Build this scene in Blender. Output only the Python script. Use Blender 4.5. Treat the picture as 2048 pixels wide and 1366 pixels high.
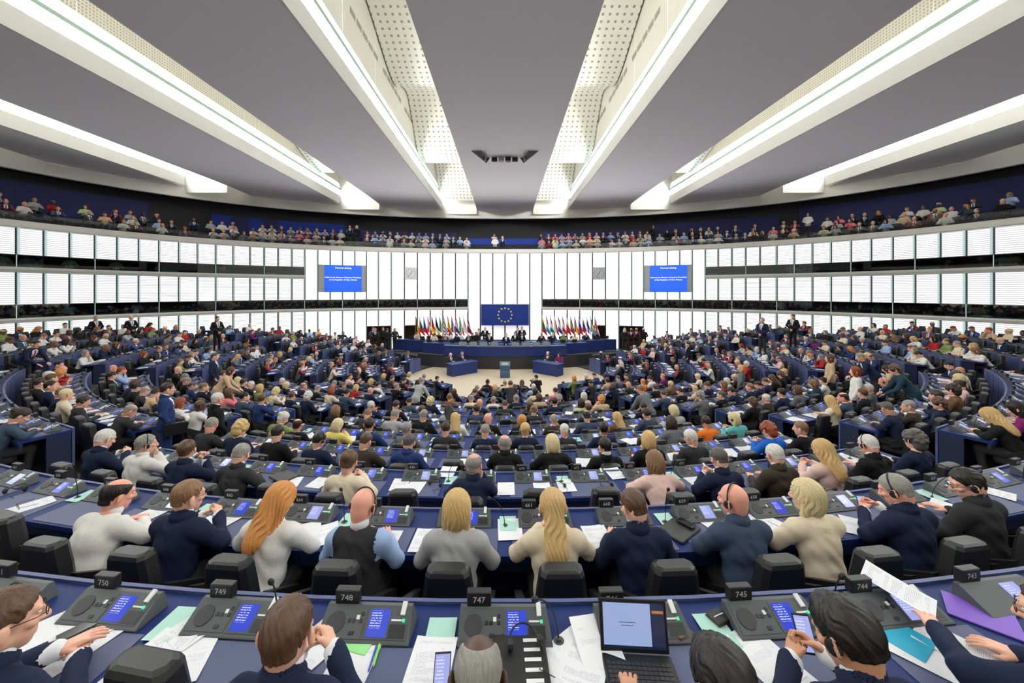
import bpy, bmesh, math, random
import numpy as np
from mathutils import Vector, Matrix

for o in list(bpy.data.objects): bpy.data.objects.remove(o)
SC = bpy.context.scene
COL = SC.collection
F = 760.0            # focal length in pixels of the 2048 px wide frame
PX, PY = 1010.0, 582.0   # principal point (horizon at 582)
HC = 5.30            # camera height above the main floor
YC = 23.8            # centre of the seating rows, metres ahead of the camera
SW = 0.72            # seat pitch

# ---------------------------------------------------------------- camera
cam = bpy.data.cameras.new('camera'); camo = bpy.data.objects.new('camera', cam); COL.objects.link(camo)
cam.sensor_fit = 'HORIZONTAL'; cam.sensor_width = 36.0; cam.lens = F / 2048 * 36
cam.shift_x = (1024 - PX) / 2048; cam.shift_y = -(683 - PY) / 2048
cam.clip_start = 0.05; cam.clip_end = 200
camo.location = (0, 0, HC); camo.rotation_euler = (math.pi / 2, 0, 0)
SC.camera = camo
# ---------------------------------------------------------------- world, exposure
w = bpy.data.worlds.new('world'); SC.world = w; w.use_nodes = True
w.node_tree.nodes['Background'].inputs[0].default_value = (0.9, 0.95, 1, 1)
w.node_tree.nodes['Background'].inputs[1].default_value = 0.15
SC.view_settings.view_transform = 'Standard'; SC.view_settings.look = 'None'
SC.view_settings.exposure = 0.40; SC.view_settings.gamma = 1.0
SC.view_settings.use_curve_mapping = False
SC.cycles.max_bounces = 7; SC.cycles.diffuse_bounces = 6; SC.cycles.glossy_bounces = 3
SC.cycles.transmission_bounces = 4; SC.cycles.transparent_max_bounces = 8
SC.cycles.caustics_reflective = False; SC.cycles.caustics_refractive = False
SC.cycles.sample_clamp_indirect = 4.0
SC.cycles.adaptive_threshold = 0.03
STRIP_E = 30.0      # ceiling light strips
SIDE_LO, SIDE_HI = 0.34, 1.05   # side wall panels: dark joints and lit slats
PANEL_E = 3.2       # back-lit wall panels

# ---------------------------------------------------------------- helpers
rnd = random.Random(11)
def lin(c):
    return tuple((v / 12.92 if v <= 0.04045 else ((v + 0.055) / 1.055) ** 2.4) for v in (x / 255 for x in c))
MATS = {}
def mat(name, rgb, rough=0.6, metal=0.0, emit=None, es=1.0, noise=0.0, nscale=30.0, bump=0.0, spec=0.5, sheen=0.0, alpha=None):
    if name in MATS: return MATS[name]
    m = bpy.data.materials.new(name); m.use_nodes = True
    nt = m.node_tree; b = nt.nodes['Principled BSDF']
    col = lin(rgb) + (1,)
    b.inputs['Base Color'].default_value = col
    b.inputs['Roughness'].default_value = rough; b.inputs['Metallic'].default_value = metal
    b.inputs['Specular IOR Level'].default_value = spec
    if sheen: b.inputs['Sheen Weight'].default_value = sheen
    if emit is not None:
        b.inputs['Emission Color'].default_value = lin(emit) + (1,)
        b.inputs['Emission Strength'].default_value = es
    if noise or bump:
        tc = nt.nodes.new('ShaderNodeTexCoord'); nz = nt.nodes.new('ShaderNodeTexNoise')
        nz.inputs['Scale'].default_value = nscale; nz.inputs['Detail'].default_value = 3
        nt.links.new(tc.outputs['Object'], nz.inputs['Vector'])
        if noise:
            mx = nt.nodes.new('ShaderNodeMix'); mx.data_type = 'RGBA'
            mx.inputs[6].default_value = tuple(v * (1 - noise) for v in col[:3]) + (1,)
            mx.inputs[7].default_value = tuple(min(1, v * (1 + noise)) for v in col[:3]) + (1,)
            nt.links.new(nz.outputs['Fac'], mx.inputs[0]); nt.links.new(mx.outputs[2], b.inputs['Base Color'])
        if bump:
            bp = nt.nodes.new('ShaderNodeBump'); bp.inputs['Strength'].default_value = bump; bp.inputs['Distance'].default_value = 0.02
            nt.links.new(nz.outputs['Fac'], bp.inputs['Height']); nt.links.new(bp.outputs['Normal'], b.inputs['Normal'])
    MATS[name] = m
    return m
def glassmat(name, tint, alpha_mix=0.85, rough=0.02):
    if name in MATS: return MATS[name]
    m = bpy.data.materials.new(name); m.use_nodes = True; nt = m.node_tree
    for n in list(nt.nodes): nt.nodes.remove(n)
    out = nt.nodes.new('ShaderNodeOutputMaterial'); mx = nt.nodes.new('ShaderNodeMixShader')
    tr = nt.nodes.new('ShaderNodeBsdfTransparent'); gl = nt.nodes.new('ShaderNodeBsdfGlossy')
    tr.inputs[0].default_value = lin(tint) + (1,); gl.inputs['Roughness'].default_value = rough
    fr = nt.nodes.new('ShaderNodeFresnel'); fr.inputs[0].default_value = 1.5
    ad = nt.nodes.new('ShaderNodeMath'); ad.operation = 'ADD'; ad.inputs[1].default_value = 1 - alpha_mix - 0.04
    nt.links.new(fr.outputs[0], ad.inputs[0]); nt.links.new(ad.outputs[0], mx.inputs[0])
    nt.links.new(tr.outputs[0], mx.inputs[1]); nt.links.new(gl.outputs[0], mx.inputs[2]); nt.links.new(mx.outputs[0], out.inputs[0])
    MATS[name] = m
    return m

class MB:
    """collects faces of one mesh"""
    def __init__(s): s.v = []; s.f = []; s.m = []
    def quad(s, a, b, c, d, m=0):
        n = len(s.v); s.v += [a, b, c, d]; s.f.append((n, n + 1, n + 2, n + 3)); s.m.append(m)
    def poly(s, pts, m=0):
        n = len(s.v); s.v += list(pts); s.f.append(tuple(range(n, n + len(pts)))); s.m.append(m)
    def box(s, x0, x1, y0, y1, z0, z1, m=0):
        n = len(s.v)
        s.v += [(x0, y0, z0), (x1, y0, z0), (x1, y1, z0), (x0, y1, z0), (x0, y0, z1), (x1, y0, z1), (x1, y1, z1), (x0, y1, z1)]
        for q in ((0, 3, 2, 1), (4, 5, 6, 7), (0, 1, 5, 4), (1, 2, 6, 5), (2, 3, 7, 6), (3, 0, 4, 7)):
            s.f.append(tuple(n + i for i in q)); s.m.append(m)
    def prism(s, lo, hi, m=0, caps=True):
        """two matching loops lo, hi joined by side faces"""
        n = len(s.v); k = len(lo); s.v += list(lo) + list(hi)
        for i in range(k):
            j = (i + 1) % k
            s.f.append((n + i, n + j, n + k + j, n + k + i)); s.m.append(m)
        if caps:
            s.f.append(tuple(n + i for i in reversed(range(k)))); s.m.append(m)
            s.f.append(tuple(n + k + i for i in range(k))); s.m.append(m)
    def tube(s, pts, r, seg=6, m=0, caps=True):
        pts = [Vector(p) for p in pts]; rr = r if hasattr(r, '__len__') else [r] * len(pts)
        n = len(s.v); ref = Vector((0.31, 0.22, 0.92))
        for i, p in enumerate(pts):
            d = (pts[min(i + 1, len(pts) - 1)] - pts[max(i - 1, 0)])
            d = d.normalized() if d.length > 1e-9 else Vector((0, 0, 1))
            a = d.cross(ref if abs(d.dot(ref)) < 0.95 else Vector((1, 0, 0))).normalized(); b = d.cross(a)
            for k in range(seg):
                t = 2 * math.pi * k / seg
                s.v.append(tuple(p + (a * math.cos(t) + b * math.sin(t)) * rr[i]))
        for i in range(len(pts) - 1):
            for k in range(seg):
                k2 = (k + 1) % seg
                s.f.append((n + i * seg + k, n + i * seg + k2, n + (i + 1) * seg + k2, n + (i + 1) * seg + k)); s.m.append(m)
        if caps:
            s.f.append(tuple(n + k for k in reversed(range(seg)))); s.m.append(m)
            e = n + (len(pts) - 1) * seg
            s.f.append(tuple(e + k for k in range(seg))); s.m.append(m)
    def disc(s, c, r, seg=16, m=0, h=0.004):
        lo = [(c[0] + r * math.cos(2 * math.pi * k / seg), c[1] + r * math.sin(2 * math.pi * k / seg), c[2]) for k in range(seg)]
        s.prism(lo, [(x, y, z + h) for x, y, z in lo], m)
    def bevbox(s, x0, x1, y0, y1, z0, z1, b, m=0):
        """box with chamfered edges"""
        n = len(s.v)
        X = (x0, x0 + b, x1 - b, x1); Y = (y0, y0 + b, y1 - b, y1); Z = (z0, z0 + b, z1 - b, z1)
        L = [[(X[1], Y[1]), (X[2], Y[1]), (X[2], Y[2]), (X[1], Y[2])], [(X[1], Y[0]), (X[2], Y[0]), (X[3], Y[1]), (X[3], Y[2]), (X[2], Y[3]), (X[1], Y[3]), (X[0], Y[2]), (X[0], Y[1])]]
        o8 = lambda ins: [(X[1], Y[0] + ins), (X[2], Y[0] + ins), (X[3] - ins, Y[1]), (X[3] - ins, Y[2]), (X[2], Y[3] - ins), (X[1], Y[3] - ins), (X[0] + ins, Y[2]), (X[0] + ins, Y[1])]
        rings = [[(x, y, Z[0]) for x, y in o8(b * 0.99)], [(x, y, Z[1]) for x, y in o8(0)], [(x, y, Z[2]) for x, y in o8(0)], [(x, y, Z[3]) for x, y in o8(b * 0.99)]]
        for r in rings: s.v += r
        for i in range(3):
            for k in range(8):
                k2 = (k + 1) % 8
                s.f.append((n + i * 8 + k, n + i * 8 + k2, n + (i + 1) * 8 + k2, n + (i + 1) * 8 + k)); s.m.append(m)
        s.f.append(tuple(n + k for k in reversed(range(8)))); s.m.append(m)
        s.f.append(tuple(n + 24 + k for k in range(8))); s.m.append(m)
    def xform(s, M):
        s.v = [tuple(M @ Vector(p)) for p in s.v]; return s
    def add(s, o, M=None, moff=0):
        n = len(s.v)
        s.v += [tuple(M @ Vector(p)) for p in o.v] if M is not None else list(o.v)
        s.f += [tuple(n + i for i in f) for f in o.f]; s.m += [a + moff for a in o.m]
    def mesh(s, name, mats, smooth=False):
        me = bpy.data.meshes.new(name); me.from_pydata([tuple(p) for p in s.v], [], s.f)
        for mt in (mats if isinstance(mats, (list, tuple)) else [mats]): me.materials.append(mt)
        if any(s.m): me.polygons.foreach_set('material_index', s.m)
        if smooth: me.polygons.foreach_set('use_smooth', [True] * len(s.f))
        me.update(); return me
def obj(name, me, parent=None, loc=(0, 0, 0), rz=0.0, label=None, cat=None, group=None, kind=None):
    o = bpy.data.objects.new(name, me); COL.objects.link(o)
    o.location = loc
    if rz: o.rotation_euler = (0, 0, rz)
    if parent is not None: o.parent = parent
    if label: o['label'] = label
    if cat: o['category'] = cat
    if group: o['group'] = group
    if kind: o['kind'] = kind
    return o
def struct(name, me, label, cat=None, loc=(0, 0, 0)):
    return obj(name, me, None, loc, label=label, cat=cat, kind='structure')
def P(r, th, z=0.0): return (r * math.sin(th), YC - r * math.cos(th), z)
def proj(p): return (PX + F * p[0] / p[1], PY - F * (p[2] - HC) / p[1])
def on_plane(px, py, drop):
    """point of the horizontal plane 'drop' metres under the camera seen at a pixel"""
    y = F * drop / (py - PY); return ((px - PX) * y / F, y, HC - drop)

# ---------------------------------------------------------------- materials
M_grey = mat('ceiling grey', (244, 239, 242), 0.85, noise=0.02, nscale=3)
M_white = mat('white plaster', (236, 234, 226), 0.7, noise=0.015, nscale=4)
M_fascia = mat('white fascia', (226, 226, 222), 0.55, noise=0.015, nscale=4)
M_ledge = mat('pale ledge', (212, 208, 203), 0.45, noise=0.02, nscale=6)
M_strip = mat('ceiling light strip', (255, 255, 255), 0.5, emit=(255, 255, 252), es=STRIP_E)
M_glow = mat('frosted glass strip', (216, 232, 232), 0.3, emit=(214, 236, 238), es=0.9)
M_green = mat('glass edge green', (150, 172, 160), 0.3)
M_dark = mat('dark wall', (30, 31, 36), 0.7, noise=0.1, nscale=8)
M_navy = mat('navy wall panel', (36, 42, 92), 0.75, noise=0.12, nscale=10)
M_blue = mat('blue wall panel', (24, 54, 150), 0.75, noise=0.1, nscale=10)
M_booth = mat('booth interior', (44, 48, 50), 0.8, noise=0.2, nscale=3)
M_teal = mat('teal sign', (120, 200, 180), 0.5)
M_fin = mat('teal glass fin', (120, 140, 138), 0.3, emit=(196, 222, 218), es=0.45)  # fins and posts are no lamps; their pale glow is painted in as emission
M_mull = mat('grey mullion', (96, 104, 108), 0.4, metal=0.6)
M_frame = mat('grey screen frame', (176, 174, 170), 0.5)
M_beige = mat('beige parquet', (206, 190, 164), 0.45, noise=0.06, nscale=6)
M_carpet = mat('dark carpet', (58, 54, 50), 0.95, noise=0.25, nscale=60)
M_riser = mat('dark riser', (40, 40, 44), 0.9)
M_wood = mat('dark wood', (42, 41, 44), 0.55, noise=0.2, nscale=12)
M_door = mat('brown door wood', (92, 62, 48), 0.6, noise=0.15, nscale=5)
M_gglass = glassmat('balustrade glass', (205, 210, 208), 0.93)
M_bglass = glassmat('booth glass', (150, 170, 165), 0.92)
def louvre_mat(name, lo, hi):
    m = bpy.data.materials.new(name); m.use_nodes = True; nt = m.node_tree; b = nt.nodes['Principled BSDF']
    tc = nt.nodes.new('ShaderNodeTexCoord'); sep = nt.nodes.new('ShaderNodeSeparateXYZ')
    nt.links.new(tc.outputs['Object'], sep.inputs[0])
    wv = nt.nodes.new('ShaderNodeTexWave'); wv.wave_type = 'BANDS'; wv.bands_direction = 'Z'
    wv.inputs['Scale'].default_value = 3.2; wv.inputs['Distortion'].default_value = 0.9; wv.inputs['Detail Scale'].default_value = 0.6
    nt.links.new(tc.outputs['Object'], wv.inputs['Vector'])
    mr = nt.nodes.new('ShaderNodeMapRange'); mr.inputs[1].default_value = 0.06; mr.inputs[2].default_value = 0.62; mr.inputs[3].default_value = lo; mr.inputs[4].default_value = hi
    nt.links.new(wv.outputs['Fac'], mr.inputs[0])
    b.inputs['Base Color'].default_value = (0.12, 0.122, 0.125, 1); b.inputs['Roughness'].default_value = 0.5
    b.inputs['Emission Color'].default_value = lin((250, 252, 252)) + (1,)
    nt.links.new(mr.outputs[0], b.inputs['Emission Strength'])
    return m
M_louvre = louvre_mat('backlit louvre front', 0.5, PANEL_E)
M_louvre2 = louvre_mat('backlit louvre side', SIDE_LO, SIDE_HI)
M_plain = mat('plain white panel', (235, 236, 238), 0.4, emit=(248, 248, 250), es=0.42)  # blank white wall panel given weak emission

# ---------------------------------------------------------------- wall plan (measured curve, mirrored)
_u = np.array([0, 74, 150, 227, 300, 400, 426, 481, 543, 614, 691, 732, 820, 921, 1009.])
_s = np.array([93, 93.1, 94.3, 95.9, 99.1, 103, 104.6, 107.6, 112.7, 117.3, 124.9, 129.6, 138.4, 150, 161.8])
_A = np.stack([(_u / 1000) ** (2 * i) for i in range(5)], 1)
_c = np.linalg.lstsq(_A, 93 / _s * 31.5, rcond=None)[0]
def wall_u(u):
    y = float(sum(_c[i] * (u / 1000) ** (2 * i) for i in range(5))); return (u / F * y, y)
DIVL = [1009.5, 985, 960, 935.5, 910.3, 885, 860, 834.3, 808.3, 782, 756.2, 732.5, 709, 684.5, 660, 634.8, 609, 583, 555.7, 528, 499.6, 466.1, 431.2, 394.9, 357.7, 318, 277.6, 234.5, 189.9, 139.6, 88, 33.1]
WL = [wall_u(x - 1009.5) for x in DIVL]          # left half, centre outwards
ext = [(-24.5, 17.0), (-24.7, 15.8), (-24.75, 14.6), (-24.6, 13.2), (-24.2, 11.6), (-23.6, 10), (-22.6, 8), (-21.2, 5.8), (-19.2, 3.2), (-16.5, 0.6), (-13, -1.8), (-9, -3.5), (-4.5, -4.4), (0, -4.8)]
HALF = WL + ext
NH = len(HALF)                                   # index 0 = centre front ... NH-1 = centre rear
def W(i):
    """wall point by signed index: negative = left, positive = right"""
    x, y = HALF[min(abs(i), NH - 1)]
    return Vector((x if i <= 0 else -x, y, 0))
def Wn(i):
    """outward normal at a wall point"""
    if abs(i) >= NH - 1: return Vector((0, -1, 0))
    t = W(i + 1) - W(i - 1); n = Vector((-t.y, t.x, 0)).normalized()
    return n if n.dot(W(i) - Vector((0, 13, 0))) > 0 else -n
def Wo(i, d, z=0.0):
    p = W(i) + Wn(i) * d; return (p.x, p.y, HC + z)
def strip(mb, i0, i1, d0, z0, d1, z1, m=0):
    """ribbon along the wall between two (offset, height) lines"""
    for i in range(i0, i1):
        mb.quad(Wo(i, d0, z0), Wo(i + 1, d0, z0), Wo(i + 1, d1, z1), Wo(i, d1, z1), m)
# ================================================================ STRUCTURE: walls
IE = 36      # last index with full wall detail
T0, T1 = 3.11, 3.48          # gallery ledge
wallS = {}
for nm, lab in (('wall_left', 'curved white back-lit louvre wall beside the left seating blocks'), ('wall_front', 'tall white back-lit louvre wall behind the rostrum'), ('wall_right', 'curved white back-lit louvre wall beside the right seating blocks')):
    wallS[nm] = struct(nm, None, lab, 'wall')
def wside(i): return wallS['wall_front'] if -16 <= i < 16 else wallS['wall_left' if i < 0 else 'wall_right']
# backing shell of each wall
for nm, (a, b) in (('wall_left', (-IE - 6, -16)), ('wall_front', (-16, 16)), ('wall_right', (16, IE + 6))):
    mb = MB(); strip(mb, a, b, 1.75, -5.3, 1.75, -1.6); strip(mb, a, b, 1.7, -1.6, 1.7, 1.9); strip(mb, a, b, 0.22, 1.9, 0.22, 3.1)
    obj('backing', mb.mesh('backing', M_booth), wallS[nm])
mb = MB(); strip(mb, IE + 6, NH - 1 + 0, 0, -5.3, 0, 8.5); strip(mb, -NH + 1, -IE - 6, 0, -5.3, 0, 8.5)
struct('wall_rear', mb.mesh('wall_rear', M_white), 'plain pale rear wall of the chamber behind the last row', 'wall')

def panel_mesh(w, h):
    """back-lit louvre: overlapping tilted slats across the panel"""
    mb = MB(); n = max(2, round(h / 0.098)); dz = h / n
    for k in range(n):
        z = k * dz
        mb.quad((0, 0, z), (w, 0, z), (w, 0.035, z + dz), (0, 0.035, z + dz))
        mb.quad((0, 0.035, z + dz), (w, 0.035, z + dz), (w, 0, z + dz), (0, 0, z + dz))
    return mb.mesh('louvre_panel', M_louvre)
def panel(i, z0, z1, mt=None):
    a, b = Vector(Wo(i, 0.0)), Vector(Wo(i + 1, 0.0)); d = b - a; w_ = d.length
    gap = 0.06
    me = panel_mesh(w_ - 2 * gap, z1 - z0)
    if mt is None and not -16 <= i < 16: mt = M_louvre2
    if mt is not None: me.materials[0] = mt
    ang = math.atan2(d.y, d.x)
    o = obj('louvre_panel', me, wside(i), (a.x + d.x / w_ * gap, a.y + d.y / w_ * gap, HC + z0), ang)
    return o
def mullion(i, z0, z1):
    par = wside(i if i < 0 else i - 1); p = W(i); n = -Wn(i); t = Vector((-n.y, n.x, 0))
    mb = MB()
    for (s0, s1, d0, d1, m) in ((-0.034, 0.034, -0.10, 0.045, 0), ):
        c = [p + t * s0 + n * d0, p + t * s1 + n * d0, p + t * s1 + n * d1, p + t * s0 + n * d1]
        mb.prism([(q.x, q.y, HC + z0) for q in c], [(q.x, q.y, HC + z1) for q in c], 0)
    if abs(i) >= 9:
        fd = 0.30 if abs(i) >= 17 else 0.15
        c = [p + t * 0.006 + n * 0.035, p - t * 0.006 + n * 0.035, p - t * 0.006 + n * fd, p + t * 0.006 + n * fd]
        mb.prism([(q.x, q.y, HC + z0) for q in c], [(q.x, q.y, HC + z1) for q in c], 1)
    obj('mullion', mb.mesh('mullion', [M_mull, M_fin]), par)
DOORS = {-11, -10, -8, 7, 9, 10}
for i in range(-IE, IE):
    k = i if i >= 0 else -i - 1           # column index from the centre
    lowtop = -1.58
    if k < 3:
        panel(i, -1.1, T0 - 0.01)
        panel(i, -4.75, -1.12, M_plain if k < 2 else None)
    else:
        if 11 <= k <= 14:
            panel(i, 2.0, T0); panel(i, -0.64, -0.10)
        elif k == 7:
            panel(i, 1.93, T0); panel(i, -0.64, 0.94)
        elif k < 16: panel(i, -0.64, T0)
        else:
            panel(i, 1.80, T0); panel(i, -0.66, 0.90)
        panel(i, lowtop - (1.25 if i in DOORS else 3.2) * (1 if i not in DOORS else 1), lowtop) if i not in DOORS else panel(i, -2.78, lowtop)
for i in range(-IE, IE + 1):
    k = abs(i)
    if k < 3: mullion(i, -4.75, T0)
    elif 12 <= k <= 14: mullion(i, 2.0, T0); mullion(i, -0.64, -0.10)
    elif k < 17: mullion(i, -0.64, T0)
    else: mullion(i, 1.80, T0); mullion(i, -0.66, 0.90)
    if k >= 3: mullion(i, -4.78 if not (i in DOORS and i - 1 in DOORS) else -2.78, lowtop)
# ledges
def ledge(nm, i0, i1, prof, label):
    mb = MB()
    for a, b in zip(prof[:-1], prof[1:]): strip(mb, i0, i1, a[0], a[1], b[0], b[1])
    for e in (i0, i1): mb.poly([Wo(e, d, z) for d, z in prof])
    return struct(nm, mb.mesh(nm, M_ledge), label, 'ledge')
tn = [0]
def trim(i0, i1, prof, label):
    tn[0] += 1; return ledge('trim_%d' % tn[0], i0, i1, prof, label)
E2 = IE + 4
trim(-E2, E2, [(0.3, T0 - 0.01), (-0.10, T0 - 0.01), (-0.14, T0 + 0.05), (-0.06, T1 - 0.03), (0.0, T1), (0.32, T1)], 'long pale curved ledge under the public gallery')
for sgn, nm in ((-1, 'left'), (1, 'right')):
    a, b = sorted((sgn * 16, sgn * E2)); c, d = sorted((sgn * 3, sgn * E2))
    trim(a, b, [(1.7, 1.19), (0.0, 1.19), (-0.10, 1.14), (-0.12, 1.06), (-0.04, 0.92), (0.2, 0.90)], 'pale sill under the upper booth window on the %s wall' % nm)
    trim(a, b, [(0.2, 1.80), (0.0, 1.78), (1.7, 1.78)], 'soffit over the upper booth window on the %s wall' % nm)
    trim(c, d, [(1.7, -1.33), (0.0, -1.33), (-0.10, -1.36), (-0.12, -1.42), (-0.05, -1.56), (0.2, -1.58)], 'pale sill under the lower booth window on the %s wall' % nm)
    trim(c, d, [(0.2, -0.64), (0.0, -0.68), (1.7, -0.68)], 'soffit over the lower booth window on the %s wall' % nm)
# booth windows: panes between slim posts, one run per wall side and storey
def window(n, idx, z0, z1, label, step=3):
    root = struct('window_%d' % n, None, label, 'window')
    ks = list(range(idx[0], idx[1], step)) + [idx[1]]
    for a, b in zip(ks[:-1], ks[1:]):
        mb = MB(); strip(mb, a, b, 0.03, z0, 0.03, z1); obj('pane', mb.mesh('pane', M_bglass), root)
    for a in ks:
        mb = MB(); mb.tube([Wo(a, 0.03, z0), Wo(a, 0.03, z1)], 0.018, 5); obj('post', mb.mesh('post', M_fin), root)
    for a, b in zip(ks[:-1], ks[1:]):
        if (a + n) % 2: continue
        p, q = Vector(Wo(a, 0.1, z0 + 0.02)), Vector(Wo(a + 1, 0.1, z0 + 0.02)); d = (q - p)
        mb = MB(); c = [p + d * 0.1, p + d * 0.95]; 
        mb.quad(tuple(c[0]), tuple(c[1]), tuple(c[1] + Vector((0, 0, 0.09))), tuple(c[0] + Vector((0, 0, 0.09))))
        obj('language_sign', mb.mesh('language_sign', M_teal), root)
window(1, (-E2, -16), 1.19, 1.78, 'dark upper booth window band on the left wall')
window(2, (16, E2), 1.19, 1.78, 'dark upper booth window band on the right wall')
window(3, (-E2, -3), -1.33, -0.68, 'dark lower booth window band left of the big flag')
window(4, (3, E2), -1.33, -0.68, 'dark lower booth window band right of the big flag')
# doors
dn = 0
for a, b, lab in ((-11, -9, 'open brown doorway in the left wall with people standing in it'), (-8, -7, 'brown doorway behind the left row of flags'), (7, 8, 'brown doorway behind the right row of flags'), (9, 11, 'open brown doorway in the right wall with people standing in it')):
    dn += 1; root = struct('door_%d' % dn, None, lab, 'door')
    mb = MB(); strip(mb, a, b, 1.2, -5.3, 1.2, -2.78); strip(mb, a, b, 0, -2.78, 1.2, -2.78)
    for e in (a, b): mb.quad(Wo(e, 0, -5.3), Wo(e, 1.2, -5.3), Wo(e, 1.2, -2.78), Wo(e, 0, -2.78))
    obj('reveal', mb.mesh('reveal', M_door), root)
    mb = MB(); strip(mb, a, b, -0.03, -2.80, -0.03, -2.74); obj('lintel', mb.mesh('lintel', M_ledge), root)

# ---------------------------------------------------------------- gallery
G2 = E2
mb = MB(); strip(mb, -G2, G2, 3.5, 2.6, 3.5, 6.6)
gal = struct('wall_gallery', mb.mesh('wall_gallery', M_dark), 'dark rear wall of the public gallery above the ledge', 'wall')
tops = (2.95, 3.35, 3.75, 4.1)
mb = MB(); prev = None
for (d0, d1, z) in ((0.2, 0.95, tops[0]), (0.95, 1.75, tops[1]), (1.75, 2.5, tops[2]), (2.5, 3.5, tops[3])):
    strip(mb, -G2, G2, d0, z, d1, z)
    if prev is not None: strip(mb, -G2, G2, d0, prev, d0, z)
    prev = z
struct('floor_gallery', mb.mesh('floor_gallery', M_riser), 'stepped dark floor of the public gallery', 'floor')
# blue fabric panels on the gallery wall
for a, b, z1, mt in ((-33, -25, 6.0, M_navy), (-22, -13, 5.7, M_blue), (-12, -4, 5.35, M_navy), (3, 11, 5.45, M_navy), (12, 21, 5.8, M_navy), (22, 34, 6.1, M_navy)):
    for i in range(a, b):
        mb = MB(); strip(mb, i, i + 1, 3.44, 3.7, 3.44, z1)
        mm = mt
        if mt is M_blue and i < -17 and i % 2: mm = M_navy
        obj('fabric_panel', mb.mesh('fabric_panel', mm), gal)
mb = MB(); strip(mb, -3, 3, 2.9, 3.4, 2.9, 4.75); strip(mb, -3, 3, 2.9, 4.75, 3.4, 4.75)
obj('camera_booth_front', mb.mesh('camera_booth_front', M_blue), gal)
# balustrade
bal = obj('gallery_balustrade', None, label='clear glass balustrade along the public gallery ledge', cat='balustrade')
for i in range(-G2, G2):
    mb = MB(); a, b = Vector(Wo(i, 0.10)), Vector(Wo(i + 1, 0.10)); d = (b - a) * 0.006
    a += d; b -= d
    mb.quad((a.x, a.y, HC + T1), (b.x, b.y, HC + T1), (b.x, b.y, HC + T1 + 0.42), (a.x, a.y, HC + T1 + 0.42))
    obj('pane', mb.mesh('pane', M_gglass), bal)

# ================================================================ ceiling
HCE = 7.2
ZC = HC + HCE
CORN = 2.0
def corn_y(x):
    """depth of the cornice at lateral x"""
    pts = [Wo(i, CORN) for i in range(0, NH)]
    ax = abs(x); best = None
    for p, q in zip(pts[:-1], pts[1:]):
        if p[0] >= 0 or True:
            u0, u1 = abs(p[0]), abs(q[0])
            if min(u0, u1) <= ax <= max(u0, u1) and u1 != u0 and p[1] > 12:
                return p[1] + (q[1] - p[1]) * (ax - u0) / (u1 - u0)
    return 14.0
mb = MB(); strip(mb, -G2, G2, CORN, 6.39, CORN, 7.75); strip(mb, -G2, G2, CORN, 6.39, CORN + 0.12, 6.36)
struct('trim_cornice', mb.mesh('trim_cornice', M_white), 'broad white curved cornice between ceiling and gallery', 'cornice')
mb = MB(); strip(mb, -G2, G2, CORN + 0.12, 6.36, 3.5, 6.5)
struct('ceiling_gallery', mb.mesh('ceiling_gallery', M_dark), 'dark low ceiling over the public gallery', 'ceiling')
ceil = struct('ceiling', None, 'pale grey ceiling of broad panels between deep lit beams', 'ceiling')
YB = -7.0
def cpanel(x0, x1):
    mb = MB(); nx = 10; ny = 16
    g = []
    for a in range(nx + 1):
        x = x0 + (x1 - x0) * a / nx; ye = corn_y(x); rowp = []
        for b in range(ny + 1):
            t = b / ny; y = ye - 5.0 + (t - 0.125) / 0.875 * 5.0 if b >= 2 else (YB if b == 0 else ye - 5.0)
            if b >= 1: y = ye - 5.0 + (b - 1) / (ny - 1) * 5.0
            s = max(0, (y - (ye - 4.2)) / 4.2)
            rowp.append((x, y, ZC - 0.12 * s ** 2.2))
        g.append(rowp)
    n = ny + 1
    mb.v = [p for r in g for p in r]
    for a in range(nx):
        for b in range(ny):
            mb.f.append((a * n + b, a * n + b + 1, (a + 1) * n + b + 1, (a + 1) * n + b)); mb.m.append(0)
    # turned-up edges of the panel
    for a in (0, nx):
        for b in range(ny):
            p, q = g[a][b], g[a][b + 1]
            mb.quad(p, q, (q[0], q[1], ZC + 0.5), (p[0], p[1], ZC + 0.5))
    return obj('grey_panel', mb.mesh('grey_panel', M_grey, smooth=False), ceil)
h = HCE
XB = [0.778 * h, 1.894 * h, 3.04 * h]; XG = [0.342 * h, 1.435 * h, 2.63 * h]
cpanel(-XG[0], XG[0])
for s in (-1, 1):
    for a, b in ((XB[0], XG[1]), (XB[1], XG[2]), (XB[2], 25.2)): cpanel(min(s * a, s * b), max(s * a, s * b))
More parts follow.
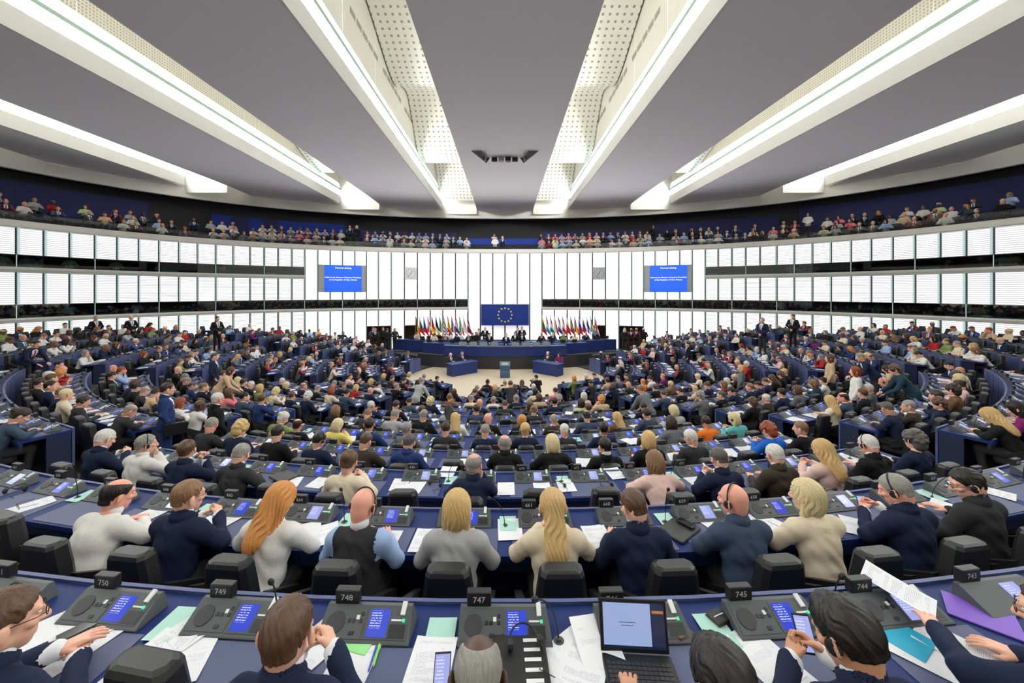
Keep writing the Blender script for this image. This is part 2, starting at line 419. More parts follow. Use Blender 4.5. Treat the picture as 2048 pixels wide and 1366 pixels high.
# perforated skins get their holes from the material
def perf_mat(name, scale, rgb, hole, size):
    m = bpy.data.materials.new(name); m.use_nodes = True; nt = m.node_tree; b = nt.nodes['Principled BSDF']
    tc = nt.nodes.new('ShaderNodeTexCoord'); mp = nt.nodes.new('ShaderNodeMapping'); mp.inputs['Scale'].default_value = (scale,) * 3
    nt.links.new(tc.outputs['UV'], mp.inputs[0])
    fr = nt.nodes.new('ShaderNodeVectorMath'); fr.operation = 'FRACTION'; nt.links.new(mp.outputs[0], fr.inputs[0])
    sb = nt.nodes.new('ShaderNodeVectorMath'); sb.operation = 'SUBTRACT'; sb.inputs[1].default_value = (0.5, 0.5, 0)
    nt.links.new(fr.outputs[0], sb.inputs[0])
    ab = nt.nodes.new('ShaderNodeVectorMath'); ab.operation = 'ABSOLUTE'; nt.links.new(sb.outputs[0], ab.inputs[0])
    sx = nt.nodes.new('ShaderNodeSeparateXYZ'); nt.links.new(ab.outputs[0], sx.inputs[0])
    mxn = nt.nodes.new('ShaderNodeMath'); mxn.operation = 'MAXIMUM'; nt.links.new(sx.outputs[0], mxn.inputs[0]); nt.links.new(sx.outputs[1], mxn.inputs[1])
    lt = nt.nodes.new('ShaderNodeMath'); lt.operation = 'LESS_THAN'; lt.inputs[1].default_value = size; nt.links.new(mxn.outputs[0], lt.inputs[0])
    mx = nt.nodes.new('ShaderNodeMix'); mx.data_type = 'RGBA'; mx.inputs[6].default_value = lin(rgb) + (1,); mx.inputs[7].default_value = lin(hole) + (1,)
    nt.links.new(lt.outputs[0], mx.inputs[0]); nt.links.new(mx.outputs[2], b.inputs['Base Color']); b.inputs['Roughness'].default_value = 0.7
    return m
M_perf = perf_mat('perforated shell', 1 / 0.30, (240, 238, 228), (138, 132, 118), 0.17)
M_fine = perf_mat('fine perforated wall', 1 / 0.11, (226, 222, 208), (168, 163, 150), 0.27)
M_slot = mat('vent slot', (150, 146, 134), 0.8)
def uvmesh(mb, name, mats, uvs, smooth=True):
    me = mb.mesh(name, mats, smooth); l = me.uv_layers.new(name='UVMap')
    k = 0
    for p in me.polygons:
        for li in p.loop_indices: l.data[li].uv = uvs[me.loops[li].vertex_index]
    return me
# wave of the acoustic shells along the beam: (depth, height over camera) in units of h
PROFS = {0: [(-0.9, 1.5), (0.5, 1.66), (1.3, 1.70), (2.0, 1.66), (2.24, 1.57), (2.50, 1.46), (2.66, 1.43), (2.83, 1.53), (3.0, 1.57), (3.14, 1.43), (3.34, 1.22), (3.52, 1.19), (3.62, 1.22)],
         1: [(-0.9, 1.55), (1.5, 1.62), (2.6, 1.58), (3.1, 1.46), (3.4, 1.32), (3.7, 1.22), (3.85, 1.20)],
         2: [(-0.9, 1.55), (1.5, 1.55), (2.6, 1.50), (3.0, 1.45)]}
for s in (-1, 1):
    for bi in range(3):
        xb, xg = XB[bi], XG[bi]; ye = corn_y(xb) + 0.05
        nm = ('inner', 'middle', 'outer')[bi]
        beam = obj('beam', None, ceil, (0, 0, 0))
        # fascia (underside lip and front), thick body
        mb = MB(); x = s * xb
        zz = [ZC, HC + 1.09 * h, HC + 1.145 * h, HC + 1.165 * h, HC + 1.23 * h, HC + 1.78 * h]
        xi = x - s * 0.10
        mb.quad((x, YB, zz[0]), (x, ye, zz[0]), (xi, ye, zz[0] - 0.02), (xi, YB, zz[0] - 0.02))
        mb.quad((xi, YB, zz[0] - 0.02), (xi, ye, zz[0] - 0.02), (xi, ye, zz[1]), (xi, YB, zz[1]))
        mb.quad((xi, YB, zz[1]), (xi, ye, zz[1]), (x, ye, zz[1]), (x, YB, zz[1]))
        mb.quad((xi, ye, zz[0] - 0.02), (x + s * 0.05, ye, zz[0] - 0.02), (x + s * 0.05, ye, zz[4]), (xi, ye, zz[4]))
        obj('fascia', mb.mesh('fascia', M_fascia), beam)
        # light strip, in short lengths
        n = 10; ys = [YB + (ye - YB) * k / n for k in range(n + 1)]
        for k in range(n):
            mb = MB(); mb.quad((x, ys[k], zz[1]), (x, ys[k + 1] - 0.02, zz[1]), (x - s * 0.07, ys[k + 1] - 0.02, zz[2]), (x - s * 0.07, ys[k], zz[2]))
            obj('light_strip', mb.mesh('light_strip', M_strip), beam)
        mb = MB(); mb.box(min(x, x - s * 0.16), max(x, x - s * 0.16), YB, ye, zz[2], zz[3]); obj('glass_shelf', mb.mesh('glass_shelf', M_green), beam)
        n = 22; ys = [YB + (ye - YB) * k / n for k in range(n + 1)]
        for k in range(n):
            mb = MB(); mb.quad((x - s * 0.1, ys[k], zz[3]), (x - s * 0.1, ys[k + 1] - 0.03, zz[3]), (x - s * 0.02, ys[k + 1] - 0.03, zz[4]), (x - s * 0.02, ys[k], zz[4]))
            obj('frosted_pane', mb.mesh('frosted_pane', M_glow), beam)
        # upper recess walls in plates
        n = 12; ys = [YB + (ye - YB) * k / n for k in range(n + 1)]
        for k in range(n):
            mb = MB(); q = [(x, ys[k], zz[4]), (x, ys[k + 1] - 0.02, zz[4]), (x, ys[k + 1] - 0.02, zz[5]), (x, ys[k], zz[5])]
            mb.quad(*q)
            obj('recess_plate', uvmesh(mb, 'recess_plate', M_fine if bi else M_white, [(p[1], p[2]) for p in mb.v], False), beam)
        mb = MB(); mb.quad((s * xg, YB, ZC + 0.5), (s * xg, ye, ZC + 0.5), (s * xg, ye, zz[5]), (s * xg, YB, zz[5]))
        mb.quad((s * xg, YB, zz[5]), (s * xg, ye, zz[5]), (x, ye, zz[5]), (x, YB, zz[5]))
        mb.quad((s * xg, ye + 0.02, ZC - 0.5), (x, ye + 0.02, ZC - 0.5), (x, ye + 0.02, zz[5]), (s * xg, ye + 0.02, zz[5]))
        obj('recess_lining', mb.mesh('recess_lining', M_white), beam)
        if bi == 0:
            for k in range(26):     # vent slots in a long broken row
                y0 = 10.0 + k * 0.62
                if k % 6 == 5: continue
                mb = MB(); mb.box(min(x - s * 0.012, x + s * 0.01), max(x - s * 0.012, x + s * 0.01), y0, y0 + 0.5, HC + 1.40 * h, HC + 1.43 * h)
                obj('vent_slot', mb.mesh('vent_slot', M_slot), beam)
        def shell(prof):
            pts = []
            for (a, b), (c, d) in zip(prof[:-1], prof[1:]):
                for k in range(5):
                    t = k / 5; pts.append((a + (c - a) * t, b + (d - b) * t))
            pts.append(prof[-1])
            pp = np.array(pts)
            for _ in range(3): pp[1:-1] = (pp[:-2] + 2 * pp[1:-1] + pp[2:]) / 4
            mb = MB(); uv = []; sl = 0
            for k, (a, b) in enumerate(pp):
                if k: sl += math.hypot(*(pp[k] - pp[k - 1])) * h
                for xx in (x - s * 0.06, s * xg):
                    mb.v.append((xx, a * h, HC + b * h)); uv.append((xx, sl))
            for k in range(len(pp) - 1):
                mb.f.append((2 * k, 2 * k + 1, 2 * k + 3, 2 * k + 2)); mb.m.append(0)
            obj('acoustic_shell', uvmesh(mb, 'acoustic_shell', M_perf, uv), beam)
        shell(PROFS[bi])
        if bi == 0: shell([(3.50, 1.62), (3.9, 1.55), (4.2, 1.40), (4.35, 1.22), (4.5, 1.07)])
# roof over everything
mb = MB(); mb.quad((-30, -9, HC + 1.8 * h), (30, -9, HC + 1.8 * h), (30, 38, HC + 1.8 * h), (-30, 38, HC + 1.8 * h))
obj('roof_slab', mb.mesh('roof_slab', M_white), ceil)
# loudspeaker opening in the centre panel
cl = obj('ceiling_fixture', None, None, (0, 20.4, ZC), label='grey ceiling projector housing with dark openings and two triangular wings', cat='fixture')
for s in (-1, 1):
    mb = MB()
    a, b, c = (s * 0.95, 0.2, 0), (s * 1.75, -0.9, 0), (s * 1.1, -0.55, -0.42)
    d = (s * 1.02, 0.15, -0.3)
    for tri in ((a, b, c), (a, c, d), (b, c, (s * 1.2, -0.9, 0)), (d, c, (s * 0.95, -0.5, 0)), (a, d, (s * 0.8, 0.1, 0))): mb.poly(tri if s > 0 else tri[::-1])
    obj('wing', mb.mesh('wing', mat('fixture grey', (120, 118, 120), 0.6)), cl)
M_blk = mat('black plastic', (16, 16, 18), 0.5)
for k in range(4):
    x = -0.72 + k * 0.37; mb = MB(); mb.box(x, x + 0.30, -0.1 + 0.1 * abs(k - 1.5), 0.25 - 0.06 * abs(k - 1.5), -0.22, 0.0)
    obj('opening', mb.mesh('opening', M_blk if k != 1 else mat('fixture pale', (170, 168, 168))), cl)

# ================================================================ floors
DESK = {1: 1.79, 2: 2.09, 3: 2.44, 4: 2.75, 5: 3.03, 6: 3.30, 7: 3.55, 8: 3.80, 9: 4.03, 10: 4.22, 11: 4.38, 12: 4.50}
ROWR = {1: 21.74, 2: 20.3, **{k: 18.83 - 1.40 * (k - 3) for k in range(3, 13)}}
def gth(th):
    d = abs(math.degrees(th))
    return float(np.interp(d, [0, 25, 55, 75, 90, 105, 125], [1, 1, 1.03, 1.012, 0.985, 0.955, 0.93]))
def dfar(k, th):
    """drop of a desk top under the camera; the two rearmost rows sit lower at the sides"""
    d = DESK[k]; t = max(0.0, min(1.0, (abs(th) - 0.75) / 0.25))
    return d + t * {1: 0.36, 2: 0.25, 3: 0.06}.get(k, 0)
mb = MB()
mb.quad((-30, -9, 0), (30, -9, 0), (30, 40, 0), (-30, 40, 0))
struct('floor', mb.mesh('floor', M_beige), 'beige parquet floor of the chamber around the lectern', 'floor')
tiers = struct('floor_tiers', None, 'dark carpeted tiers stepping down to the centre', 'floor')
NA = 72
for k in range(1, 13):
    mb = MB(); r0 = ROWR[k] - 0.12; r1 = ROWR[k] + 1.28 if k > 1 else 30.0
    r1 = r1 if k > 1 else ROWR[1] + 5.6
    for a in range(-NA, NA):
        ta, tb = a / NA * 2.1, (a + 1) / NA * 2.1
        za, zb = HC - dfar(k, ta) - 0.74, HC - dfar(k, tb) - 0.74
        ga, gb = gth(ta), gth(tb)
        mb.quad(P(r0 * ga, ta, za), P(r0 * gb, tb, zb), P(r1 * gb, tb, zb), P(r1 * ga, ta, za), 0)
        mb.quad(P(r0 * ga, ta, za), P(r0 * ga, ta, -0.02), P(r0 * gb, tb, -0.02), P(r0 * gb, tb, zb), 1)
    obj('tier', mb.mesh('tier', [M_carpet, M_riser]), tiers)
# ================================================================ SEATING: seat table
A1, A2, A3 = math.radians(22.9), math.radians(57.2), math.radians(90.5)
AW = 1.25            # aisle width
import bisect
def wall_clear(x, y):
    """distance of a floor point from the wall, positive inside"""
    best = 9e9
    for i in range(-NH + 1, NH - 1):
        a, b = W(i), W(i + 1); p = Vector((x, y, 0)); ab = b - a
        t = max(0, min(1, (p - a).dot(ab) / max(ab.length_squared, 1e-9))); q = a + ab * t
        n = Wn(i); d = -(p - q).dot(n)
        best = min(best, d if (p - q).length < 6 else 9e9)
    return best
BLOCKNAMES = {'C': 'centre block', 'L1': 'left block', 'R1': 'right block', 'L2': 'far left block', 'R2': 'far right block', 'L3': 'block by the left door', 'R3': 'block by the right door'}
DESKS = []
SEATS = []
for k in range(1, 13):
    R = ROWR[k]
    spans = [('C', -(A1 - AW / R), A1 - AW / R)]
    for s, nm in ((-1, 'L'), (1, 'R')):
        if k >= 3:
            spans.append((nm + '1', *sorted((s * A1, s * (A2 - AW / R)))))
        spans.append((nm + '2', *sorted((s * A2, s * (A3 - AW / R)))))
        spans.append((nm + '3', *sorted((s * A3, s * math.radians(113)))))
    for nm, a, b in spans:
        n = int((b - a) * R / SW + 1e-6)
        if nm == 'C':
            if (k == 1) != (n % 2 == 1) and k <= 3: n -= 1
            cs = [(i - (n - 1) / 2) * SW / R for i in range(n)]
        else:
            mid = (a + b) / 2; cs = [mid + (i - (n - 1) / 2) * SW / R / gth(mid) for i in range(n)]
        ok = []
        for i, th in enumerate(cs):
            r = R * gth(th); x, y, _ = P(r + 0.9, th)
            if nm[-1] in '23' and wall_clear(x, y) < 0.35: continue
            if nm[-1] == '3' and (abs(P(r, th)[0]) < 7.2 and P(r, th)[1] > 25.6): continue
            if P(r, th)[1] < 1.0: continue
            px, py = proj((*P(r + 0.3, th)[:2], HC - dfar(k, th)))
            if not (-420 < px < 2470): continue
            num = None
            if nm == 'C':
                c = round(i - (n - 1) / 2 - (0 if k == 1 else 0.5))
                num = {1: 747, 2: 661, 3: 674}.get(k); num = None if num is None else num - c
                if (k == 3 and num <= 669) or (k == 2 and num > 669): num = None
            ok.append(dict(k=k, nm=nm, th=th, r=r, d=dfar(k, th), num=num, px=px, py=py, vis=(-60 < px < 2108)))
        if len(ok) >= 2:
            DESKS.append((k, nm, ok)); SEATS += ok
# ---------------------------------------------------------------- materials
M_desk = mat('blue desk top', (14, 38, 96), 0.6, spec=0.3, noise=0.06, nscale=20)
M_desk2 = mat('dark blue desk body', (24, 34, 66), 0.5, noise=0.08, nscale=12)
M_plank = mat('blue grey panel', (72, 80, 124), 0.5, noise=0.08, nscale=9)
M_mat = mat('grey blue writing mat', (78, 84, 118), 0.55, spec=0.4, noise=0.03, nscale=40)
M_cons = mat('console grey', (72, 76, 78), 0.5, noise=0.05, nscale=80)
M_cons2 = mat('console dark grey', (46, 48, 51), 0.55)
M_btn = mat('button black', (26, 26, 28), 0.45)
M_tag = mat('white card', (222, 224, 224), 0.5)
M_led = mat('green lamp', (40, 200, 120), 0.4, emit=(40, 220, 130), es=1.2)
M_chair = mat('black leather', (27, 28, 30), 0.42, noise=0.12, nscale=50, bump=0.05)
M_chair2 = mat('black plastic shell', (20, 20, 23), 0.5)
M_num = mat('white lettering', (215, 216, 218), 0.5)
def screen_mat(name, rgb, e, txt=True):
    m = bpy.data.materials.new(name); m.use_nodes = True; nt = m.node_tree; b = nt.nodes['Principled BSDF']
    b.inputs['Base Color'].default_value = (0.02, 0.02, 0.04, 1); b.inputs['Roughness'].default_value = 0.15
    tc = nt.nodes.new('ShaderNodeTexCoord'); sx = nt.nodes.new('ShaderNodeSeparateXYZ'); nt.links.new(tc.outputs['Generated'], sx.inputs[0])
    def mth(op, a, c=None, d=None):
        n = nt.nodes.new('ShaderNodeMath'); n.operation = op
        for i, v in enumerate((a, c, d)):
            if v is None: continue
            if isinstance(v, (int, float)): n.inputs[i].default_value = v
            else: nt.links.new(v, n.inputs[i])
        return n.outputs[0]
    x, y = sx.outputs[0], sx.outputs[1]
    row = mth('LESS_THAN', mth('FRACT', mth('MULTIPLY', y, 11.0)), 0.42)
    nz = nt.nodes.new('ShaderNodeTexNoise'); nz.inputs['Scale'].default_value = 22; nt.links.new(tc.outputs['Generated'], nz.inputs['Vector'])
    ink = mth('GREATER_THAN', nz.outputs['Fac'], 0.47)
    ins = mth('MULTIPLY', mth('GREATER_THAN', x, 0.08), mth('LESS_THAN', x, 0.62))
    iny = mth('MULTIPLY', mth('GREATER_THAN', y, 0.30), mth('LESS_THAN', y, 0.92))
    fac = mth('MULTIPLY', mth('MULTIPLY', row, ink), mth('MULTIPLY', ins, iny))
    mx = nt.nodes.new('ShaderNodeMix'); mx.data_type = 'RGBA'; mx.inputs[6].default_value = lin(rgb) + (1,); mx.inputs[7].default_value = lin((214, 220, 250)) + (1,)
    nt.links.new(fac, mx.inputs[0]); nt.links.new(mx.outputs[2], b.inputs['Emission Color']); b.inputs['Emission Strength'].default_value = e
    return m
M_scr = [screen_mat('screen deep blue', (34, 60, 190), 0.9), screen_mat('screen pale', (150, 158, 214), 0.9), screen_mat('screen vivid blue', (30, 70, 235), 1.0)]

# ---------------------------------------------------------------- desks
def sect(r0, r1, z0, z1, ths, kz, mb, m=0):
    """curved slab"""
    rings = []
    for th in ths:
        g = gth(th); d = HC - dfar(kz, th)
        rings.append([P(r0 * g, th, d + z0), P(r1 * g, th, d + z0), P(r1 * g, th, d + z1), P(r0 * g, th, d + z1)])
    n = len(mb.v)
    for r in rings: mb.v += r
    for i in range(len(rings) - 1):
        for a in range(4):
            b = (a + 1) % 4
            mb.f.append((n + i * 4 + a, n + i * 4 + b, n + (i + 1) * 4 + b, n + (i + 1) * 4 + a)); mb.m.append(m)
    mb.f.append((n, n + 3, n + 2, n + 1)); mb.m.append(m)
    e = n + (len(rings) - 1) * 4
    mb.f.append((e, e + 1, e + 2, e + 3)); mb.m.append(m)
def arr(a, b, n): return [a + (b - a) * i / n for i in range(n + 1)]
nplank = 0; nmat = 0
ORD = ('rear', 'second', 'third', 'fourth', 'fifth', 'sixth', 'seventh', 'eighth', 'ninth', 'tenth', 'eleventh', 'front')
for k, nm, ss in DESKS:
    R = ROWR[k]; hw = SW / R / 2 / gth(ss[len(ss) // 2]['th'])
    t0, t1 = ss[0]['th'] - hw * 1.06, ss[-1]['th'] + hw * 1.06
    tm = (t0 + t1) / 2; base = Vector(P(R * gth(tm), tm, HC - dfar(k, tm) - 0.74))
    root = obj('desk', None, None, tuple(base), label='long curved blue desk, %s row of the %s' % (ORD[k - 1] if k in (1, 12) else ORD[k - 1] + ' rearmost', BLOCKNAMES[nm]), cat='desk')
    shift = Matrix.Translation(-base)
    n = max(6, len(ss)); ths = arr(t0, t1, n)
    mb = MB(); sect(R - 0.11, R + 0.51, -0.045, 0, ths, k, mb); obj('worktop', mb.xform(shift).mesh('worktop', M_desk), root)
    mb = MB(); sect(R + 0.455, R + 0.495, -0.13, -0.045, ths, k, mb); obj('apron', mb.xform(shift).mesh('apron', M_desk2), root)
    for e in (t0, t1):
        de = 0.05 / R; mb = MB()
        sect(R - 0.09, R + 0.20, -0.74, -0.045, [e, e + de] if e == t0 else [e - de, e], k, mb)
        obj('end_panel', mb.xform(shift).mesh('end_panel', M_desk2), root)
    # front panel of upright boards on the side that faces the centre
    low = DESK.get(k + 1, 4.56) - DESK[k]
    if nm == 'C':
        mb = MB(); sect(R - 0.125, R - 0.10, -0.74 - low, 0.02, ths, k, mb); obj('front_panel', mb.xform(shift).mesh('front_panel', M_plank), root)
    else:
        nb = len(ss) * (2 if k <= 6 else 1); bt = arr(t0, t1, nb)
        for i in range(nb):
            e = (bt[i + 1] - bt[i]) * 0.025; mb = MB()
            sect(R - 0.135 - 0.004 * (i % 2), R - 0.105, -0.74 - low, 0.025, [bt[i] + e, bt[i + 1] - e], k, mb)
            obj('board', mb.xform(shift).mesh('board', M_plank), root); nplank += 1
    if k <= 6 or nm[-1] == '1':
        for s in ss:
            if not s['vis'] or nmat >= 300: continue
            mb = MB(); e = 0.30 / R
            sect(R + 0.165, R + 0.485, 0.0005, 0.004, [s['th'] - e, s['th'], s['th'] + e], k, mb)
            obj('writing_mat', mb.xform(shift).mesh('writing_mat', M_mat), root); nmat += 1

# ---------------------------------------------------------------- console
def slope_pt(x, t, up=0.0):
    """point on the sloped face: t from 0 (user edge) to 1 (rear edge)"""
    y = -0.085 + 0.145 * t; z = 0.014 + 0.072 * t
    return (x, y - up * 0.44, z + up * 0.9)
def slope_box(mb, x0, x1, t0, t1, up, m=0, base=0.0):
    lo = [slope_pt(x0, t0, base), slope_pt(x1, t0, base), slope_pt(x1, t1, base), slope_pt(x0, t1, base)]
    hi = [slope_pt(x0, t0, up), slope_pt(x1, t0, up), slope_pt(x1, t1, up), slope_pt(x0, t1, up)]
    mb.prism(lo, hi, m)
CM = {}
mb = MB(); prof = [(-0.09, 0.0), (-0.09, 0.010), (-0.085, 0.014), (0.06, 0.086), (0.085, 0.082), (0.09, 0.0)]
mb.prism([(-0.24, y, z) for y, z in prof], [(0.24 - (0.02 if z > 0.05 else 0.0), y, z) for y, z in prof]); CM['body'] = mb.mesh('body', M_cons)
mb = MB(); slope_box(mb, -0.225, -0.015, 0.08, 0.93, 0.0025); CM['speaker_plate'] = mb.mesh('speaker_plate', M_cons)
mb = MB(); c = [slope_pt(-0.165 + 0.047 * math.cos(a), 0.50 + 0.30 * math.sin(a), 0.002) for a in arr(0, 2 * math.pi, 20)[:-1]]
mb.prism(c, [(x, y - 0.002, z + 0.004) for x, y, z in c]); CM['speaker'] = mb.mesh('speaker', M_cons2)
for key, x0, x1, a, b, mt in (('button', -0.105, -0.09, 0.50, 0.60, M_btn), ('button2', -0.08, -0.065, 0.50, 0.60, M_btn), ('button3', -0.04, -0.025, 0.50, 0.60, M_btn), ('button4', -0.04, -0.025, 0.68, 0.78, M_btn), ('button5', -0.062, -0.045, 0.58, 0.70, M_tag), ('button6', -0.08, -0.055, 0.18, 0.27, M_btn)):
    mb = MB(); slope_box(mb, x0, x1, a, b, 0.006); CM[key] = mb.mesh('button', mt)
mb = MB(); slope_box(mb, -0.005, 0.215, 0.08, 0.93, 0.0025); CM['screen_plate'] = mb.mesh('screen_plate', M_cons)
mb = MB(); slope_box(mb, 0.008, 0.112, 0.14, 0.88, 0.004); CM['screen'] = mb.mesh('screen', M_scr[0])
mb = MB(); slope_box(mb, 0.122, 0.208, 0.12, 0.48, 0.004); CM['card_slot'] = mb.mesh('card_slot', M_btn)
mb = MB(); slope_box(mb, 0.125, 0.18, 0.56, 0.61, 0.006); CM['voting_card'] = mb.mesh('voting_card', M_tag)
mb = MB(); slope_box(mb, 0.168, 0.192, 0.72, 1.10, 0.012); CM['earphone_socket'] = mb.mesh('earphone_socket', M_tag)
mb = MB(); slope_box(mb, 0.184, 0.196, 0.54, 0.62, 0.008); CM['status_lamp'] = mb.mesh('status_lamp', M_led)
mb = MB(); mb.bevbox(-0.065, 0.065, -0.022, 0.022, 0, 0.075, 0.004); CM['plate'] = mb.mesh('number_plate', M_btn)
for sc in (1, 2):
    CM['screen%d' % sc] = CM['screen'].copy(); CM['screen%d' % sc].materials[0] = M_scr[sc]
def textmesh(txt, size, mt, align='CENTER', ext=0.0):
    cu = bpy.data.curves.new('text', 'FONT'); cu.body = txt; cu.size = size; cu.align_x = align; cu.align_y = 'CENTER'; cu.extrude = ext; cu.resolution_u = 2
    t = bpy.data.objects.new('text', cu); COL.objects.link(t)
    dg = bpy.context.evaluated_depsgraph_get(); me = bpy.data.meshes.new_from_object(t.evaluated_get(dg))
    bpy.data.objects.remove(t); me.materials.clear(); me.materials.append(mt); return me
# ---------------------------------------------------------------- chair
CH = {}
def loft(mb, rings, m=0):
    n = len(mb.v); k = len(rings[0])
    for r in rings: mb.v += r
    for i in range(len(rings) - 1):
        for a in range(k):
            b = (a + 1) % k; mb.f.append((n + i * k + a, n + i * k + b, n + (i + 1) * k + b, n + (i + 1) * k + a)); mb.m.append(m)
    mb.f.append(tuple(n + a for a in reversed(range(k)))); mb.m.append(m)
    e = n + (len(rings) - 1) * k; mb.f.append(tuple(e + a for a in range(k))); mb.m.append(m)
def rrect(w, y0, y1, z, b):
    return [(-w + b, y0, z), (w - b, y0, z), (w, y0 + b, z), (w, y1 - b, z), (w - b, y1, z), (-w + b, y1, z), (-w, y1 - b, z), (-w, y0 + b, z)]
mb = MB(); loft(mb, [rrect(0.205, -0.26, -0.17, 0.42, 0.02), rrect(0.20, -0.285, -0.165, 0.55, 0.03), rrect(0.165, -0.315, -0.175, 0.82, 0.03), rrect(0.146, -0.325, -0.19, 0.965, 0.03), rrect(0.135, -0.315, -0.20, 0.99, 0.03), rrect(0.115, -0.30, -0.215, 1.0, 0.03)])
CH['backrest'] = mb.mesh('backrest', M_chair)
mb = MB(); loft(mb, [rrect(0.22, -0.2, 0.24, 0.37, 0.04), rrect(0.235, -0.21, 0.26, 0.40, 0.05), rrect(0.235, -0.21, 0.26, 0.45, 0.05), rrect(0.20, -0.19, 0.23, 0.475, 0.05)]); CH['seat'] = mb.mesh('seat', M_chair)
for s, nm in ((-1, 'armrest_l'), (1, 'armrest_r')):
    mb = MB(); x = s * 0.275
    lo = [(x - 0.02, -0.22, 0.60), (x + 0.02, -0.22, 0.60), (x + 0.02, 0.10, 0.46), (x - 0.02, 0.10, 0.46)]
    hi = [(x - 0.028, -0.27, 0.80), (x + 0.028, -0.27, 0.80), (x + 0.028, 0.06, 0.60), (x - 0.028, 0.06, 0.60)]
    mb.prism(lo, hi); mb.box(min(x, s * 0.2), max(x, s * 0.2), -0.18, -0.08, 0.42, 0.55); CH[nm] = mb.mesh('armrest', M_chair2)
mb = MB(); mb.tube([(0, 0, 0.05), (0, 0, 0.38)], 0.035, 8); mb.disc((0, 0, 0.005), 0.2, 12, 0, 0.03); CH['pedestal'] = mb.mesh('pedestal', M_chair2)
# ---------------------------------------------------------------- gooseneck microphone
M_mic = mat('microphone black', (22, 22, 24), 0.6)
def mic_meshes(hgt, lean, bend):
    b = MB(); b.disc((0, 0, 0), 0.028, 14, 0, 0.008); b.disc((0, 0, 0.008), 0.012, 8, 0, 0.012)
    pts = [(0, 0, 0.015)]
    for i in range(1, 8):
        t = i / 7; pts.append((lean * t ** 1.6, bend * t ** 1.6, 0.015 + hgt * math.sin(t * 1.35) / math.sin(1.35)))
    s = MB(); s.tube(pts, 0.0036, 6)
    d = (Vector(pts[-1]) - Vector(pts[-2])).normalized(); p = Vector(pts[-1])
    hd = MB(); hd.tube([p - d * 0.01, p, p + d * 0.012, p + d * 0.028, p + d * 0.036], [0.004, 0.011, 0.0145, 0.0125, 0.005], 10)
    return b.mesh('base', M_cons), s.mesh('stem', M_mic), hd.mesh('foam_head', M_mic, True)
MICS = [mic_meshes(0.30, 0.0, -0.05), mic_meshes(0.26, 0.10, -0.12), mic_meshes(0.27, -0.12, -0.08)]

# ---------------------------------------------------------------- place furniture at every seat
SEATS.sort(key=lambda s: (0 if s['vis'] else 1, P(s['r'], s['th'])[1]))
NIND = 300
far_c, far_s = MB(), MB()
fc = MB(); loft(fc, [rrect(0.205, -0.27, -0.17, 0.42, 0.02), rrect(0.165, -0.315, -0.175, 0.82, 0.02), rrect(0.135, -0.31, -0.20, 1.0, 0.03)]); fc.box(-0.22, 0.22, -0.2, 0.24, 0.38, 0.47)
fs = MB(); fs.prism([(-0.24, y, z) for y, z in prof], [(0.24, y, z) for y, z in prof], 0)
slope_box(fs, 0.01, 0.112, 0.14, 0.88, 0.004, 1); fs.box(-0.2, -0.07, 0.05, 0.1, 0.08, 0.155, 2)
EMPTY_PUSH = 0.20
def spell(n): return ' '.join(('zero', 'one', 'two', 'three', 'four', 'five', 'six', 'seven', 'eight', 'nine')[int(c)] for c in str(n))
def place_chair(s, occupied):
    off = 0.72 if occupied else 0.72 - EMPTY_PUSH * (0.5 + 0.5 * rnd.random())
    if s['num'] == 749: off = 0.27
    loc = P(s['r'] + off, s['th'], HC - s['d'] - 0.74); rz = s['th'] + (0 if occupied else rnd.uniform(-0.12, 0.12))
    s['chair'] = (loc, rz)
    if s['idx'] >= NIND:
        far_c.add(fc, Matrix.Translation(loc) @ Matrix.Rotation(rz, 4, 'Z')); return
    near = s['idx'] < 90
    if s['num']: lab = 'black office chair %s the console plate reading %s' % ('with a sitter, facing' if occupied else 'standing empty facing', spell(s['num'])); grp = None
    else: lab = 'black office chair with tapered back, %s, %s row, %s' % ('occupied' if occupied else 'empty', ORD[s['k'] - 1], BLOCKNAMES[s['nm']]); grp = 'chairs %s in row %d of the %s' % ('taken' if occupied else 'empty', s['k'], BLOCKNAMES[s['nm']])
    root = obj('office_chair', None, None, loc, rz, lab, 'chair', grp)
    for key in ('backrest', 'seat', 'armrest_l', 'armrest_r', 'pedestal'):
        if not near and key == 'pedestal': continue
        obj(key.split('_')[0], CH[key], root)
